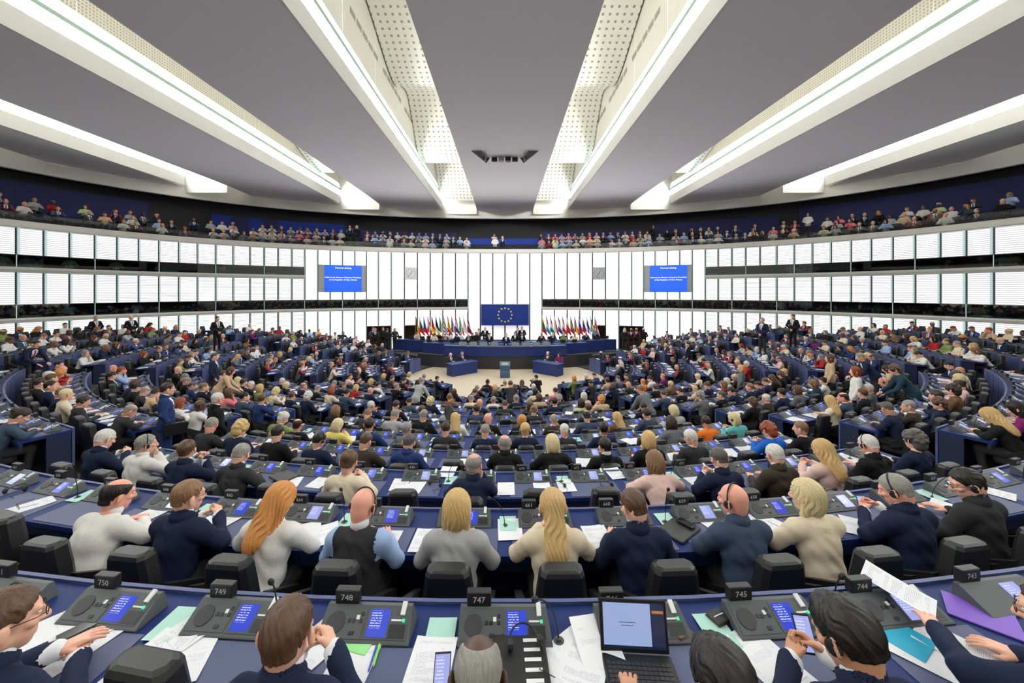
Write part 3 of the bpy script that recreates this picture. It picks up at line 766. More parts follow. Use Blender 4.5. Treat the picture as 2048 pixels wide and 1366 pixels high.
def place_console(s):
    loc = P(s['r'] + 0.07, s['th'], HC - s['d'] + 0.001); rz = s['th']
    if s['idx'] >= NIND:
        far_s.add(fs, Matrix.Translation(loc) @ Matrix.Rotation(rz, 4, 'Z')); return
    near = s['idx'] < 60; mid = s['idx'] < 140
    if s['num']: lab = 'grey desk console with speaker and screen, black plate reading %s' % spell(s['num']); grp = None
    else: lab = 'grey desk console with speaker and screen, %s row, %s' % (ORD[s['k'] - 1], BLOCKNAMES[s['nm']]); grp = 'desk consoles in row %d of the %s' % (s['k'], BLOCKNAMES[s['nm']])
    root = obj('desk_console', None, None, loc, rz, lab, 'console', grp)
    obj('body', CM['body'], root)
    sc = s.get('scr', 0)
    scr_key = ('screen', 'screen1', 'screen2')[sc]
    if mid:
        obj('speaker', CM['speaker'], root); obj('card_slot', CM['card_slot'], root); obj('earphone_socket', CM['earphone_socket'], root)
    obj('screen', CM[scr_key], root)
    if near:
        obj('speaker_plate', CM['speaker_plate'], root); sp = obj('screen_plate', CM['screen_plate'], root)
        for key in ('button', 'button2', 'button3', 'button4', 'button5', 'button6'): obj('button', CM[key], root)
        obj('voting_card', CM['voting_card'], root); obj('status_lamp', CM['status_lamp'], root)
    pl = obj('number_plate', CM['plate'], root, (-0.14, 0.085, 0.082))
    if s['num']:
        t = obj('numerals', textmesh(str(s['num']), 0.045, M_num), pl, (0, -0.0235, 0.037)); t.rotation_euler = (math.pi / 2, 0, 0)
for i, s in enumerate(SEATS):
    s['idx'] = i if s['vis'] else 10 ** 6 if s['k'] > 2 else 299
    s['scr'] = 2 if s['k'] in (5, 6) and rnd.random() < 0.5 else (1 if rnd.random() < 0.4 else 0)
# ================================================================ PEOPLE: smooth distance-field bodies
class Field:
    def __init__(s, k=0.03): s.p = []; s.k = k; s.cuts = []
    def cap(s, a, b, ra, rb=None, sub=False, k=None):
        a = np.array(a, float); b = np.array(b, float); rb = ra if rb is None else rb; r = max(ra, rb)
        def f(X, Y, Z):
            d = b - a; L = max(float(d @ d), 1e-12)
            t = np.clip(((X - a[0]) * d[0] + (Y - a[1]) * d[1] + (Z - a[2]) * d[2]) / L, 0, 1)
            return np.sqrt((X - a[0] - d[0] * t) ** 2 + (Y - a[1] - d[1] * t) ** 2 + (Z - a[2] - d[2] * t) ** 2) - (ra + (rb - ra) * t)
        s.p.append((f, np.minimum(a, b) - r, np.maximum(a, b) + r, sub, s.k if k is None else k)); return s
    def ell(s, c, r, rot=None, sub=False, k=None):
        c = np.array(c, float); r = np.array(r, float); Rm = np.eye(3) if rot is None else np.array(rot)
        def f(X, Y, Z):
            x, y, z = X - c[0], Y - c[1], Z - c[2]
            u = Rm[0, 0] * x + Rm[1, 0] * y + Rm[2, 0] * z; v = Rm[0, 1] * x + Rm[1, 1] * y + Rm[2, 1] * z; w_ = Rm[0, 2] * x + Rm[1, 2] * y + Rm[2, 2] * z
            k0 = np.sqrt((u / r[0]) ** 2 + (v / r[1]) ** 2 + (w_ / r[2]) ** 2); k1 = np.sqrt((u / r[0] ** 2) ** 2 + (v / r[1] ** 2) ** 2 + (w_ / r[2] ** 2) ** 2)
            return k0 * (k0 - 1) / np.maximum(k1, 1e-6)
        m = r.max(); s.p.append((f, c - m, c + m, sub, s.k if k is None else k)); return s
    def cut(s, f): s.cuts.append(f); return s
    def mesh(s, res, pad=0.02):
        lo = np.min([p[1] for p in s.p if not p[3]], 0) - pad - res; hi = np.max([p[2] for p in s.p if not p[3]], 0) + pad + res
        n = np.ceil((hi - lo) / res).astype(int) + 1
        ax = [lo[i] + res * np.arange(n[i]) for i in range(3)]
        D = np.full(n, 1.0)
        for f, a, b, sub, k in s.p:
            i0 = [max(0, int((a[i] - pad - k - 2 * res - lo[i]) / res)) for i in range(3)]; i1 = [min(n[i], int((b[i] + pad + k + 2 * res - lo[i]) / res) + 2) for i in range(3)]
            if any(i1[i] <= i0[i] for i in range(3)): continue
            sl = tuple(slice(i0[i], i1[i]) for i in range(3))
            d = f(ax[0][sl[0]][:, None, None], ax[1][sl[1]][None, :, None], ax[2][sl[2]][None, None, :])
            o = D[sl]
            if sub:
                hh = np.maximum(k - np.abs(o + d), 0) / max(k, 1e-6); D[sl] = np.maximum(o, -d) + hh * hh * k * 0.25
            else:
                hh = np.maximum(k - np.abs(o - d), 0) / max(k, 1e-6); D[sl] = np.minimum(o, d) - hh * hh * k * 0.25
        for f in s.cuts: D = np.maximum(D, f(ax[0][:, None, None], ax[1][None, :, None], ax[2][None, None, :]))
        return surfnet(D, lo, res)
def surfnet(D, lo, h):
    ins = D < 0
    n = np.array(D.shape); c = n - 1
    cnt = np.zeros(c, int)
    for dx in (0, 1):
        for dy in (0, 1):
            for dz in (0, 1): cnt += ins[dx:dx + c[0], dy:dy + c[1], dz:dz + c[2]]
    act = np.argwhere((cnt > 0) & (cnt < 8))
    if len(act) == 0: return np.zeros((0, 3)), np.zeros((0, 4), int)
    idx = np.full(c, -1); idx[tuple(act.T)] = np.arange(len(act))
    S = np.zeros((len(act), 3)); N = np.zeros(len(act))
    for a in range(3):
        o = [i for i in range(3) if i != a]
        for p in (0, 1):
            for q in (0, 1):
                b0 = act.copy(); b0[:, o[0]] += p; b0[:, o[1]] += q; b1 = b0.copy(); b1[:, a] += 1
                d0 = D[tuple(b0.T)]; d1 = D[tuple(b1.T)]; m = (d0 < 0) != (d1 < 0)
                t = np.where(m, d0 / np.where(m, d0 - d1, 1), 0)
                pos = b0.astype(float); pos[:, a] += t
                S[m] += pos[m]; N[m] += 1
    V = lo + h * S / N[:, None]
    Q = []
    for a in range(3):
        o = [(a + 1) % 3, (a + 2) % 3]
        s0 = [slice(None)] * 3; s1 = [slice(None)] * 3; s0[a] = slice(0, -1); s1[a] = slice(1, None)
        A, B = ins[tuple(s0)], ins[tuple(s1)]
        e = np.argwhere(A != B)
        e = e[(e[:, o[0]] > 0) & (e[:, o[1]] > 0) & (e[:, o[0]] < c[o[0]]) & (e[:, o[1]] < c[o[1]])]
        if len(e) == 0: continue
        def at(p, q):
            x = e.copy(); x[:, o[0]] -= p; x[:, o[1]] -= q; return idx[tuple(x.T)]
        q = np.stack([at(1, 1), at(0, 1), at(0, 0), at(1, 0)], 1)
        fl = ~A[tuple(e.T)]
        q[fl] = q[fl][:, ::-1]
        Q.append(q)
    return V, np.concatenate(Q)
class Piece:
    """verts, quads, material index per quad"""
    def __init__(s, V=None, Q=None, m=0):
        s.V = np.zeros((0, 3)) if V is None else V; s.Q = np.zeros((0, 4), int) if Q is None else Q
        s.m = np.full(len(s.Q), m) if np.isscalar(m) else m
    def join(s, o, M=None):
        V = o.V if M is None else o.V @ np.array(M)[:3, :3].T + np.array(M)[:3, 3]
        return Piece(np.concatenate([s.V, V]), np.concatenate([s.Q, o.Q + len(s.V)]), np.concatenate([s.m, o.m]))
    def flip(s): return Piece(s.V * np.array([-1, 1, 1]), s.Q[:, ::-1], s.m)
    def cent(s): return s.V[s.Q].mean(1)
    def to_mesh(s, name, mats):
        me = bpy.data.meshes.new(name); me.vertices.add(len(s.V)); me.vertices.foreach_set('co', s.V.astype(np.float32).ravel())
        me.loops.add(s.Q.size); me.loops.foreach_set('vertex_index', s.Q.astype(np.int32).ravel())
        me.polygons.add(len(s.Q)); me.polygons.foreach_set('loop_start', np.arange(0, s.Q.size, 4, dtype=np.int32)); me.polygons.foreach_set('loop_total', np.full(len(s.Q), 4, np.int32))
        for mt in mats: me.materials.append(mt)
        me.polygons.foreach_set('material_index', s.m.astype(np.int32)); me.polygons.foreach_set('use_smooth', np.ones(len(s.Q), bool))
        me.update(calc_edges=True); me.validate(); return me
def Rx(a): return np.array([[1, 0, 0], [0, math.cos(a), -math.sin(a)], [0, math.sin(a), math.cos(a)]])
def Ry(a): return np.array([[math.cos(a), 0, math.sin(a)], [0, 1, 0], [-math.sin(a), 0, math.cos(a)]])
def Rz(a): return np.array([[math.cos(a), -math.sin(a), 0], [math.sin(a), math.cos(a), 0], [0, 0, 1]])
def M4(Rm, t):
    M = np.eye(4); M[:3, :3] = Rm; M[:3, 3] = t; return M

# ---- heads (origin at head centre, face towards +y)
def head_piece(res, eyes=True):
    f = Field(0.022)
    f.ell((0, -0.014, 0.026), (0.080, 0.098, 0.090)).ell((0, 0.028, -0.045), (0.057, 0.064, 0.072)).cap((0, 0.062, -0.098), (0, 0.055, -0.1), 0.024)
    f.cap((-0.05, 0.0, -0.06), (0.05, 0.0, -0.06), 0.018)
    f.ell((0, -0.046, -0.04), (0.060, 0.048, 0.055), k=0.03)
    f.cap((0, -0.02, -0.05), (0, -0.026, -0.105), 0.050, 0.048, k=0.04)
    if res < 0.011:
        f.cap((0, 0.092, 0.012), (0, 0.112, -0.026), 0.009, 0.0145, k=0.012).cap((-0.014, 0.098, -0.03), (0.014, 0.098, -0.03), 0.009, k=0.01)
        f.cap((-0.042, 0.074, 0.030), (0.042, 0.074, 0.030), 0.014, k=0.015)
        for s in (-1, 1):
            f.ell((s * 0.031, 0.094, 0.010), (0.015, 0.012, 0.010), sub=True, k=0.010)
            f.ell((s * 0.045, 0.066, -0.02), (0.02, 0.02, 0.016), k=0.015)
        f.cap((-0.02, 0.083, -0.062), (0.02, 0.083, -0.062), 0.009, k=0.008).cap((-0.017, 0.081, -0.074), (0.017, 0.081, -0.074), 0.0095, k=0.007)
    else: f.cap((0, 0.09, 0.01), (0, 0.108, -0.028), 0.012, 0.016)
    for s in (-1, 1): f.ell((s * 0.093, -0.014, -0.012), (0.012, 0.023, 0.036), Rz(s * 0.5), k=0.008)
    pc = Piece(*f.mesh(res))
    if eyes:
        for s in (-1, 1):
            g = Field(0.001); g.ell((s * 0.031, 0.0795, 0.010), (0.0125, 0.0105, 0.0085)); e = Piece(*g.mesh(0.004, 0.004), 1); c = e.cent(); e.m = np.where((np.abs(c[:, 0] - s * 0.031) < 0.0055) & (c[:, 1] > 0.083), 2, 1); pc = pc.join(e)
            g = Field(0.001); g.cap((s * 0.018, 0.0885, 0.030), (s * 0.048, 0.080, 0.032), 0.004, 0.003); pc = pc.join(Piece(*g.mesh(0.0045, 0.004), 2))
    return pc
# ---- hair styles
def hair_piece(style, res):
    f = Field(0.012); n = 0.0
    infl = {'short': 0.007, 'thick': 0.019, 'ring': 0.006, 'crop': 0.006}.get(style, 0.013)
    f.ell((0, -0.016, 0.028), (0.080 + infl, 0.098 + infl, 0.090 + infl))
    hl = lambda X, Y, Z: (0.80 * Y - 0.60 * Z - 0.016)          # hair line
    fore = lambda X, Y, Z: (Y + 0 * X + 0 * Z) - 0.088
    low = lambda zmin: (lambda X, Y, Z: zmin - Z + 0 * X + 0 * Y)
    ear = lambda X, Y, Z: 0.036 - np.sqrt((Y + 0.004) ** 2 + (Z + 0.016) ** 2 + 0 * X)
    taper = lambda X, Y, Z: np.abs(X) - np.maximum(0.060, 0.098 + 0.75 * np.minimum(Z + 0.005, 0)) + 0 * Y
    if style in ('short', 'thick', 'crop'):
        f.ell((0, -0.056, -0.04), (0.056 + infl / 2, 0.046 + infl / 2, 0.045), k=0.02)
        if style == 'thick': f.ell((0.02, 0.045, 0.10), (0.06, 0.045, 0.03), k=0.02)
        f.cut(hl).cut(low(-0.050)).cut(ear).cut(taper)
    elif style == 'ring':
        f.ell((0, -0.06, -0.045), (0.062, 0.052, 0.05), k=0.02); f.ell((0, 0.0, 0.132), (0.064, 0.100, 0.082), sub=True, k=0.01)
        f.cut(hl).cut(low(-0.060)).cut(ear)
    elif style == 'bob':
        f.ell((0, -0.03, -0.02), (0.100, 0.098, 0.135), k=0.03); f.cap((-0.07, -0.03, -0.05), (-0.072, 0.0, -0.125), 0.035, 0.028).cap((0.07, -0.03, -0.05), (0.072, 0.0, -0.125), 0.035, 0.028)
        f.ell((0, 0.10, -0.02), (0.066, 0.075, 0.105), sub=True, k=0.01); f.cut(lambda X, Y, Z: Y - 0.085 + 0 * X + 0 * Z).cut(low(-0.148))
    elif style in ('long', 'pony'):
        wd = 1.0 if style == 'long' else 0.72
        f.ell((0, -0.04, -0.02), (0.096 * wd + 0.004, 0.088, 0.135), k=0.03)
        f.ell((0, -0.088, -0.17), (0.088 * (1 if style == 'long' else 0.92), 0.048, 0.145), k=0.04).ell((0, -0.105, -0.285), (0.078, 0.036, 0.085), k=0.04)
        if style == 'long':
            for s in (-1, 1): f.cap((s * 0.072, -0.01, -0.02), (s * 0.082, -0.03, -0.22), 0.030, 0.020, k=0.03)
        f.ell((0, 0.105, -0.02), (0.064, 0.08, 0.105), sub=True, k=0.01); f.cut(lambda X, Y, Z: Y - 0.083 + 0 * X + 0 * Z)
    elif style == 'curly':
        r0 = random.Random(5)
        for _ in range(60):
            a = r0.uniform(0, 6.28); e = r0.uniform(-0.5, 1.5); rr = 0.088
            f.ell((rr * math.cos(e) * math.cos(a), -0.02 + 1.12 * rr * math.cos(e) * math.sin(a), 0.03 + rr * math.sin(e)), (0.030,) * 3, k=0.008)
        f.ell((0, -0.075, -0.05), (0.085, 0.055, 0.075), k=0.02); f.ell((0, 0.12, -0.02), (0.062, 0.07, 0.088), sub=True, k=0.008)
    elif style == 'bun':
        f.ell((0, -0.06, -0.045), (0.066, 0.05, 0.05), k=0.02); f.cut(hl).cut(low(-0.066)).cut(ear)
    if style == 'bun': pass
    pc = Piece(*f.mesh(res))
    if style == 'bun':
        g = Field(0.01); g.ell((0, -0.118, 0.045), (0.045, 0.036, 0.045)); pc = pc.join(Piece(*g.mesh(res)))
    # strands: ripple the surface along the fall of the hair
    V = pc.V
    if len(V):
        ang = np.arctan2(V[:, 0], -(V[:, 1] + 0.0)); am = {'long': 0.0045, 'pony': 0.0045, 'bob': 0.004, 'curly': 0.0, 'ring': 0.0015, 'crop': 0.001}.get(style, 0.0028)
        ph = ang * 23 + 5 * np.sin(V[:, 2] * 21 + ang * 2); nrm = V - np.array([0, -0.015, 0.02]); nrm[:, 2] *= 0.35; nrm /= np.maximum(np.linalg.norm(nrm, axis=1)[:, None], 1e-6)
        if style in ('short', 'thick', 'crop', 'ring'): ph = ang * 17 + V[:, 2] * 55 + 3 * np.sin(V[:, 1] * 60 + V[:, 0] * 35); am *= 0.8 + 0.5 * np.sin(V[:, 0] * 120 + V[:, 2] * 90) * np.sin(V[:, 1] * 110)
        pc.V = V + nrm * (am * np.sin(ph) + 0.5 * am * np.sin(ph * 2.3 + V[:, 2] * 60))[:, None]
    return pc
# ---- hand: wrist at origin, fingers along +y, palm down, thumb on the -x side (right hand)
def hand_piece(kind, res):
    f = Field(0.010)
    for x in (-0.026, -0.009, 0.008, 0.024): f.cap((x * 0.8, 0.012, 0), (x, 0.082, 0.003), 0.0145, 0.0115)
    f.cap((0, -0.05, 0.0), (0, 0.012, 0), 0.026, 0.023)
    curl = {'flat': 0.22, 'curl': 0.75, 'grip': 1.05}[kind]
    for x, L, sp in ((-0.029, 0.072, -0.10), (-0.010, 0.080, -0.03), (0.009, 0.074, 0.04), (0.027, 0.058, 0.13)):
        p = np.array([x, 0.084, 0.003]); a = curl * 0.45
        for seg, rr in ((0.45, 0.0088), (0.32, 0.008), (0.23, 0.0068)):
            d = np.array([math.sin(sp), math.cos(sp) * math.cos(a), -math.sin(a)]); q = p + d * L * seg
            f.cap(p, q, rr, rr * 0.93, k=0.004); p = q; a += curl
    f.cap((-0.026, 0.012, -0.002), (-0.047, 0.045, -0.010), 0.0145, 0.0105, k=0.012).cap((-0.047, 0.045, -0.010), (-0.048 + 0.016 * curl, 0.078, -0.016 - 0.01 * curl), 0.0098, 0.0076, k=0.005)
    return Piece(*f.mesh(res, 0.012))

# ---- poses: lean, head pitch/yaw, elbows, wrists (right, left), hand kinds
POSES = {
 'write': dict(lean=22, pitch=30, yaw=8, e=[(.29, .22, .79), (-.30, .20, .79)], w=[(.07, .40, .785), (-.12, .38, .785)], h=('curl', 'flat')),
 'read': dict(lean=12, pitch=24, yaw=-6, e=[(.27, .14, .76), (-.27, .14, .76)], w=[(.13, .36, .785), (-.13, .36, .785)], h=('flat', 'flat')),
 'chin': dict(lean=19, pitch=8, yaw=-22, e=[(.22, .30, .785), (-.29, .20, .79)], w=[(.085, .27, 1.00), (-.02, .36, .785)], h=('grip', 'flat')),
 'back': dict(lean=-7, pitch=12, yaw=14, e=[(.29, .02, .72), (-.29, .02, .72)], w=[(.09, .22, .68), (-.09, .22, .67)], h=('flat', 'flat')),
 'clasp': dict(lean=17, pitch=2, yaw=24, e=[(.23, .28, .79), (-.23, .28, .79)], w=[(.045, .36, .97), (-.045, .36, .97)], h=('grip', 'grip')),
 'phone': dict(lean=14, pitch=26, yaw=0, e=[(.28, .18, .79), (-.28, .18, .79)], w=[(.07, .37, .90), (-.07, .37, .88)], h=('grip', 'grip')),
 'bowed': dict(lean=34, pitch=38, yaw=-10, e=[(.31, .30, .785), (-.31, .30, .785)], w=[(.06, .48, .785), (-.10, .46, .785)], h=('curl', 'flat')),
 'listen': dict(lean=6, pitch=4, yaw=-14, e=[(.28, .12, .77), (-.28, .12, .77)], w=[(.05, .33, .785), (-.05, .34, .785)], h=('flat', 'flat')),
 'fold': dict(lean=17, pitch=10, yaw=-20, e=[(.29, .18, .79), (-.29, .18, .79)], w=[(.05, .40, .80), (-.05, .41, .82)], h=('curl', 'flat')),
 'reach': dict(lean=20, pitch=14, yaw=20, e=[(.29, .20, .79), (-.36, .26, .88)], w=[(.10, .40, .785), (-.20, .50, .85)], h=('flat', 'flat')),
 'laptop': dict(lean=26, pitch=30, yaw=6, e=[(.29, .22, .79), (-.33, .24, .82)], w=[(.10, .44, .80), (-.27, .48, .84)], h=('flat', 'curl')),
 'stand': dict(stand=True, lean=0, pitch=6, yaw=10, e=[(.26, -.02, 1.13), (-.26, -.02, 1.13)], w=[(.25, .10, .90), (-.25, .08, .89)], h=('curl', 'curl')),
 'front': dict(stand=True, lean=1, pitch=4, yaw=0, e=[(.27, .02, 1.13), (-.27, .02, 1.13)], w=[(.05, .17, .96), (-.05, .17, .95)], h=('curl', 'curl')),
 'stoop': dict(stand=True, lean=38, pitch=22, yaw=0, e=[(.26, .36, 1.02), (-.26, .36, 1.02)], w=[(.16, .56, .86), (-.16, .56, .86)], h=('flat', 'flat')),
}
def person_geo(pname, lod, yaw=None, heavy=0.0, pitch=None):
    """returns skin body, jacket, trousers as Pieces and the head matrix"""
    p = POSES[pname]; st = p.get('stand', False); lean = math.radians(p['lean'])
    hz = 0.94 if st else 0.53; pel = np.array([0, 0, hz]); up = np.array([0, math.sin(lean), math.cos(lean)]); fw = np.array([0, math.cos(lean), -math.sin(lean)])
    R = np.stack([np.array([1., 0, 0]), fw, up], 1)
    at = lambda x, y, z: pel + R @ np.array([x, y, z])
    nb = at(0, -0.015, 0.50)
    hp = math.radians(p['pitch'] if pitch is None else pitch); hy = math.radians(p['yaw'] if yaw is None else yaw)
    Rh = Rz(hy) @ Rx(-hp)
    hc = nb + np.array([0, math.sin(lean) * 0.03 + 0.045, 0.165]) - np.array([0, 0, 0.02 * (hp > 0.4)])
    hc = nb + Rh @ np.array([0, 0.045, 0.155]) * 0.45 + np.array([0, 0.03, 0.145]) * 0.55
    HM = M4(Rh * 1.04, hc)
    hv = 1 + heavy
    def torso(f, o):
        f.ell(at(0, 0.0, 0.0), (0.165 * hv + o, 0.125 * hv + o, 0.12 + o), R).ell(at(0, 0.012 + 0.03 * heavy, 0.14), (0.150 * hv + o, (0.112 + 0.06 * heavy) * 1 + o, 0.15 + o), R)
        f.ell(at(0, 0.0, 0.31), (0.165 * (1 + heavy * 0.4) + o, 0.112 * (1 + heavy * 0.5) + o, 0.17 + o), R)
        f.cap(at(-0.145, -0.015, 0.425), at(0.145, -0.015, 0.425), 0.066 + o); f.cap(at(0, -0.025, 0.43), at(0, -0.012, 0.505), 0.075 + o * 0.5, 0.058 + o * 0.4)
    def arms(f, o, stop=0.0, upto=1.0):
        for i, s in enumerate((1, -1)):
            sh = at(s * 0.175, -0.012, 0.415); e = np.array(p['e'][i]); w_ = np.array(p['w'][i])
            f.cap(sh, e, 0.060 * (1 + heavy * 0.3) + o, 0.046 + o); w2 = e + (w_ - e) * upto
            f.cap(e, w2, 0.045 + o, (0.030 if upto == 1.0 else 0.034) + o)
    def legs(f, o):
        for s in (1, -1):
            if st:
                f.cap((s * 0.085, 0, 0.86), (s * 0.10, 0.02, 0.50), 0.086 + o, 0.062 + o).cap((s * 0.10, 0.02, 0.50), (s * 0.11, -0.01, 0.09), 0.058 + o, 0.042 + o)
            else:
                f.cap((s * 0.09, 0.02, 0.53), (s * 0.13, 0.42, 0.53), 0.088 + o, 0.064 + o).cap((s * 0.13, 0.42, 0.52), (s * 0.13, 0.36, 0.10), 0.058 + o, 0.042 + o)
    res = {0: 0.013, 1: 0.026, 2: 0.045}[lod]
    fb = Field(0.04); torso(fb, -0.006); arms(fb, -0.004); legs(fb, -0.004); fb.cap(nb - up * 0.02, hc + Rh @ np.array([0, -0.018, -0.06]), 0.054, 0.049)
    body = Piece(*fb.mesh({0: 0.02, 1: 0.035, 2: 0.05}[lod]))
    hd = HEADS[lod]; body = body.join(hd, HM)
    if lod < 2:
        for i, s in enumerate((1, -1)):
            e = np.array(p['e'][i]); w_ = np.array(p['w'][i]); d = w_ - e; d /= np.linalg.norm(d)
            up0 = np.array([0, 0, 1.0]) if abs(d[2]) < 0.8 else np.array([0, -1.0, 0.2])
            if p['h'][i] == 'grip' and abs(d[2]) < 0.8: up0 = np.array([s * 0.9, 0, 0.45])
            x = np.cross(d, up0); x /= np.linalg.norm(x); z = np.cross(x, d)
            hpz = HANDS[(p['h'][i], lod)]
            body = body.join(hpz if s > 0 else hpz.flip(), M4(np.stack([x, d, z], 1), w_ - d * 0.005))
    # feet
    ff = Field(0.02)
    for s in (1, -1):
        ay = -0.01 if st else 0.36; ff.cap((s * 0.12, ay - 0.04, 0.045), (s * 0.135, ay + 0.17, 0.035), 0.042, 0.036)
    fj = Field(0.035); torso(fj, 0.012); arms(fj, 0.010, upto=0.93)
    if st: fj.ell((0, 0, hz - 0.08), (0.175 * hv, 0.135 * hv, 0.14))
    nk = nb + up * 0.046
    def neck(X, Y, Z):
        d = (X - nk[0]) * up[0] + (Y - nk[1]) * (up[1] * 0.6 + 0.42) + (Z - nk[2]) * up[2]
        return np.where((X - nk[0]) ** 2 + (Y - nk[1]) ** 2 < 0.02, d, -1.0)
    fj.cut(neck); hem = (hz - 0.17) if st else 0.44
    fj.cut(lambda X, Y, Z: hem - Z + 0 * X + 0 * Y)
    jk = Piece(*fj.mesh(res))
    # shirt front in the V of the jacket
    c = jk.cent() - pel; lx, ly, lz = c[:, 0], c @ fw, c @ up
    jk.m = np.where((ly > 0.05) & (lz > 0.20) & (np.abs(lx) < 0.02 + (lz - 0.20) * 0.26) & (lz < 0.52), 1, 0)
    jk.m = np.where((jk.m == 1) & (np.abs(lx) < 0.022) & (lz < 0.47), 2, jk.m)
    jk.m = np.where((jk.m == 0) & ((np.abs(lx) > 0.205 - 0.05 * (lz > 0.3) + 0.03 * heavy) | (ly > 0.17 + 0.08 * heavy)), 3, jk.m)
    # folds
    V = jk.V
    if lod == 0:
        am = 0.006; w_ = np.sin(V[:, 2] * 42 + V[:, 0] * 17 + 3 * np.sin(V[:, 0] * 11 + V[:, 1] * 13)) * np.sin(V[:, 0] * 21 - V[:, 1] * 25 + V[:, 2] * 9)
        cc = V - np.array([0, 0.02, 0.0]); cc[:, 2] = 0; cc /= np.maximum(np.linalg.norm(cc, axis=1)[:, None], 1e-3); jk.V = V + cc * (am * w_)[:, None]
    fl = Field(0.03); legs(fl, 0.004 if st else 0.008); fl.ell(pel - np.array([0, 0, 0.02]), (0.150 * hv, 0.112 * hv, 0.105))
    tr = Piece(*fl.mesh({0: 0.024, 1: 0.036, 2: 0.05}[lod])); sh = Piece(*ff.mesh(0.024), 1)
    tr = tr.join(sh)
    # shirt collar ring
    fcx = Field(0.004); ring = []
    colr = lapel = None
    if lod == 0:
        g = Field(0.006); a = nk + up * 0.004; g.cap(a - up * 0.012, a + up * 0.030 + np.array([0, 0.006, 0]), 0.070, 0.063)
        g.cap(a - up * 0.05, a + up * 0.08 + np.array([0, 0.016, 0]), 0.058, 0.0545, sub=True, k=0.002)
        fwd = fw
        g.cut(lambda X, Y, Z: ((X - a[0]) * up[0] + (Y - a[1]) * up[1] + (Z - a[2]) * up[2]) - 0.032 + 0.6 * ((Y - a[1]) * 1.0 + 0 * X))
        colr = Piece(*g.mesh(0.007))
        g = Field(0.006); a2 = nk - up * 0.012; g.cap(a2 - up * 0.02, a2 + up * 0.022, 0.088, 0.074); g.cap(a2 - up * 0.06, a2 + up * 0.07, 0.070, 0.066, sub=True, k=0.002)
        g.cut(lambda X, Y, Z: ((X - a2[0]) * up[0] + (Y - a2[1]) * up[1] + (Z - a2[2]) * up[2]) - 0.022 + 0.55 * (Y - a2[1] + 0 * X))
        lapel = Piece(*g.mesh(0.008))
    return body, jk, tr, (colr, lapel), HM
HEADS = {0: head_piece(0.0065), 1: head_piece(0.012, False), 2: head_piece(0.03, False)}
HANDS = {(k, l): hand_piece(k, (0.0048, 0.0085)[l]) for k in ('flat', 'curl', 'grip') for l in (0, 1)}
# ---------------------------------------------------------------- materials for people
def skin(name, rgb):
    m = mat(name, rgb, 0.5, noise=0.07, nscale=35); b = m.node_tree.nodes['Principled BSDF']
    b.inputs['Subsurface Weight'].default_value = 0.0; return m
SKIN = {'fair': skin('skin fair', (224, 172, 148)), 'rosy': skin('skin rosy', (226, 160, 138)), 'tan': skin('skin tan', (196, 142, 112)), 'brown': skin('skin brown', (120, 80, 60)), 'dark': skin('skin dark', (78, 52, 42))}
def hairmat(name, rgb):
    if 'hair ' + name in MATS: return MATS['hair ' + name]
    m = mat('hair ' + name, rgb, 0.42, spec=0.4); nt = m.node_tree; b = nt.nodes['Principled BSDF']
    tc = nt.nodes.new('ShaderNodeTexCoord'); mp = nt.nodes.new('ShaderNodeMapping'); mp.inputs['Scale'].default_value = (260, 130, 22)
    nz = nt.nodes.new('ShaderNodeTexNoise'); nz.inputs['Scale'].default_value = 1.0; nz.inputs['Detail'].default_value = 4
    nt.links.new(tc.outputs['Object'], mp.inputs[0]); nt.links.new(mp.outputs[0], nz.inputs['Vector'])
    c = lin(rgb); mx = nt.nodes.new('ShaderNodeMix'); mx.data_type = 'RGBA'
    mx.inputs[6].default_value = tuple(v * 0.45 for v in c) + (1,); mx.inputs[7].default_value = tuple(min(1, v * 1.45) for v in c) + (1,)
    nt.links.new(nz.outputs['Fac'], mx.inputs[0]); nt.links.new(mx.outputs[2], b.inputs['Base Color'])
    bp = nt.nodes.new('ShaderNodeBump'); bp.inputs['Strength'].default_value = 0.6; bp.inputs['Distance'].default_value = 0.004
    nt.links.new(nz.outputs['Fac'], bp.inputs['Height']); nt.links.new(bp.outputs['Normal'], b.inputs['Normal'])
    return m
HAIRC = {'black': (28, 24, 23), 'dark brown': (52, 38, 30), 'brown': (88, 62, 44), 'light brown': (128, 96, 66), 'blond': (202, 168, 112), 'pale blond': (222, 200, 154), 'strawberry blond': (204, 138, 74), 'red': (138, 62, 32), 'grey': (142, 138, 132), 'white': (212, 208, 202), 'dark grey': (84, 80, 78)}
CLOTH = {'navy': (28, 36, 62), 'black': (26, 26, 29), 'charcoal': (48, 49, 52), 'grey': (104, 106, 110), 'light grey': (168, 168, 170), 'dark brown': (60, 52, 44), 'brown': (112, 84, 60), 'blue': (34, 54, 100), 'slate blue': (58, 72, 94), 'white': (226, 224, 220), 'cream': (222, 208, 182), 'beige': (198, 170, 140), 'pale pink': (222, 188, 180), 'pink': (214, 120, 130), 'red': (160, 36, 40), 'orange': (236, 120, 46), 'teal': (96, 176, 178), 'bright blue': (24, 96, 190), 'light blue': (156, 180, 220), 'green': (124, 138, 84), 'pale green': (196, 206, 156), 'yellow': (226, 206, 120), 'purple': (120, 34, 100), 'dark teal': (34, 60, 74)}
def clothmat(c):
    return mat('cloth ' + c, CLOTH[c], 0.85, noise=0.10, nscale=90, bump=0.10, spec=0.2, sheen=0.0)
M_shirt = mat('white shirt', (224, 226, 230), 0.8); M_eyew = mat('eye white', (225, 222, 216), 0.3); M_eyed = mat('eye dark', (36, 26, 22), 0.3); M_shoe = mat('black shoe', (20, 19, 19), 0.4)
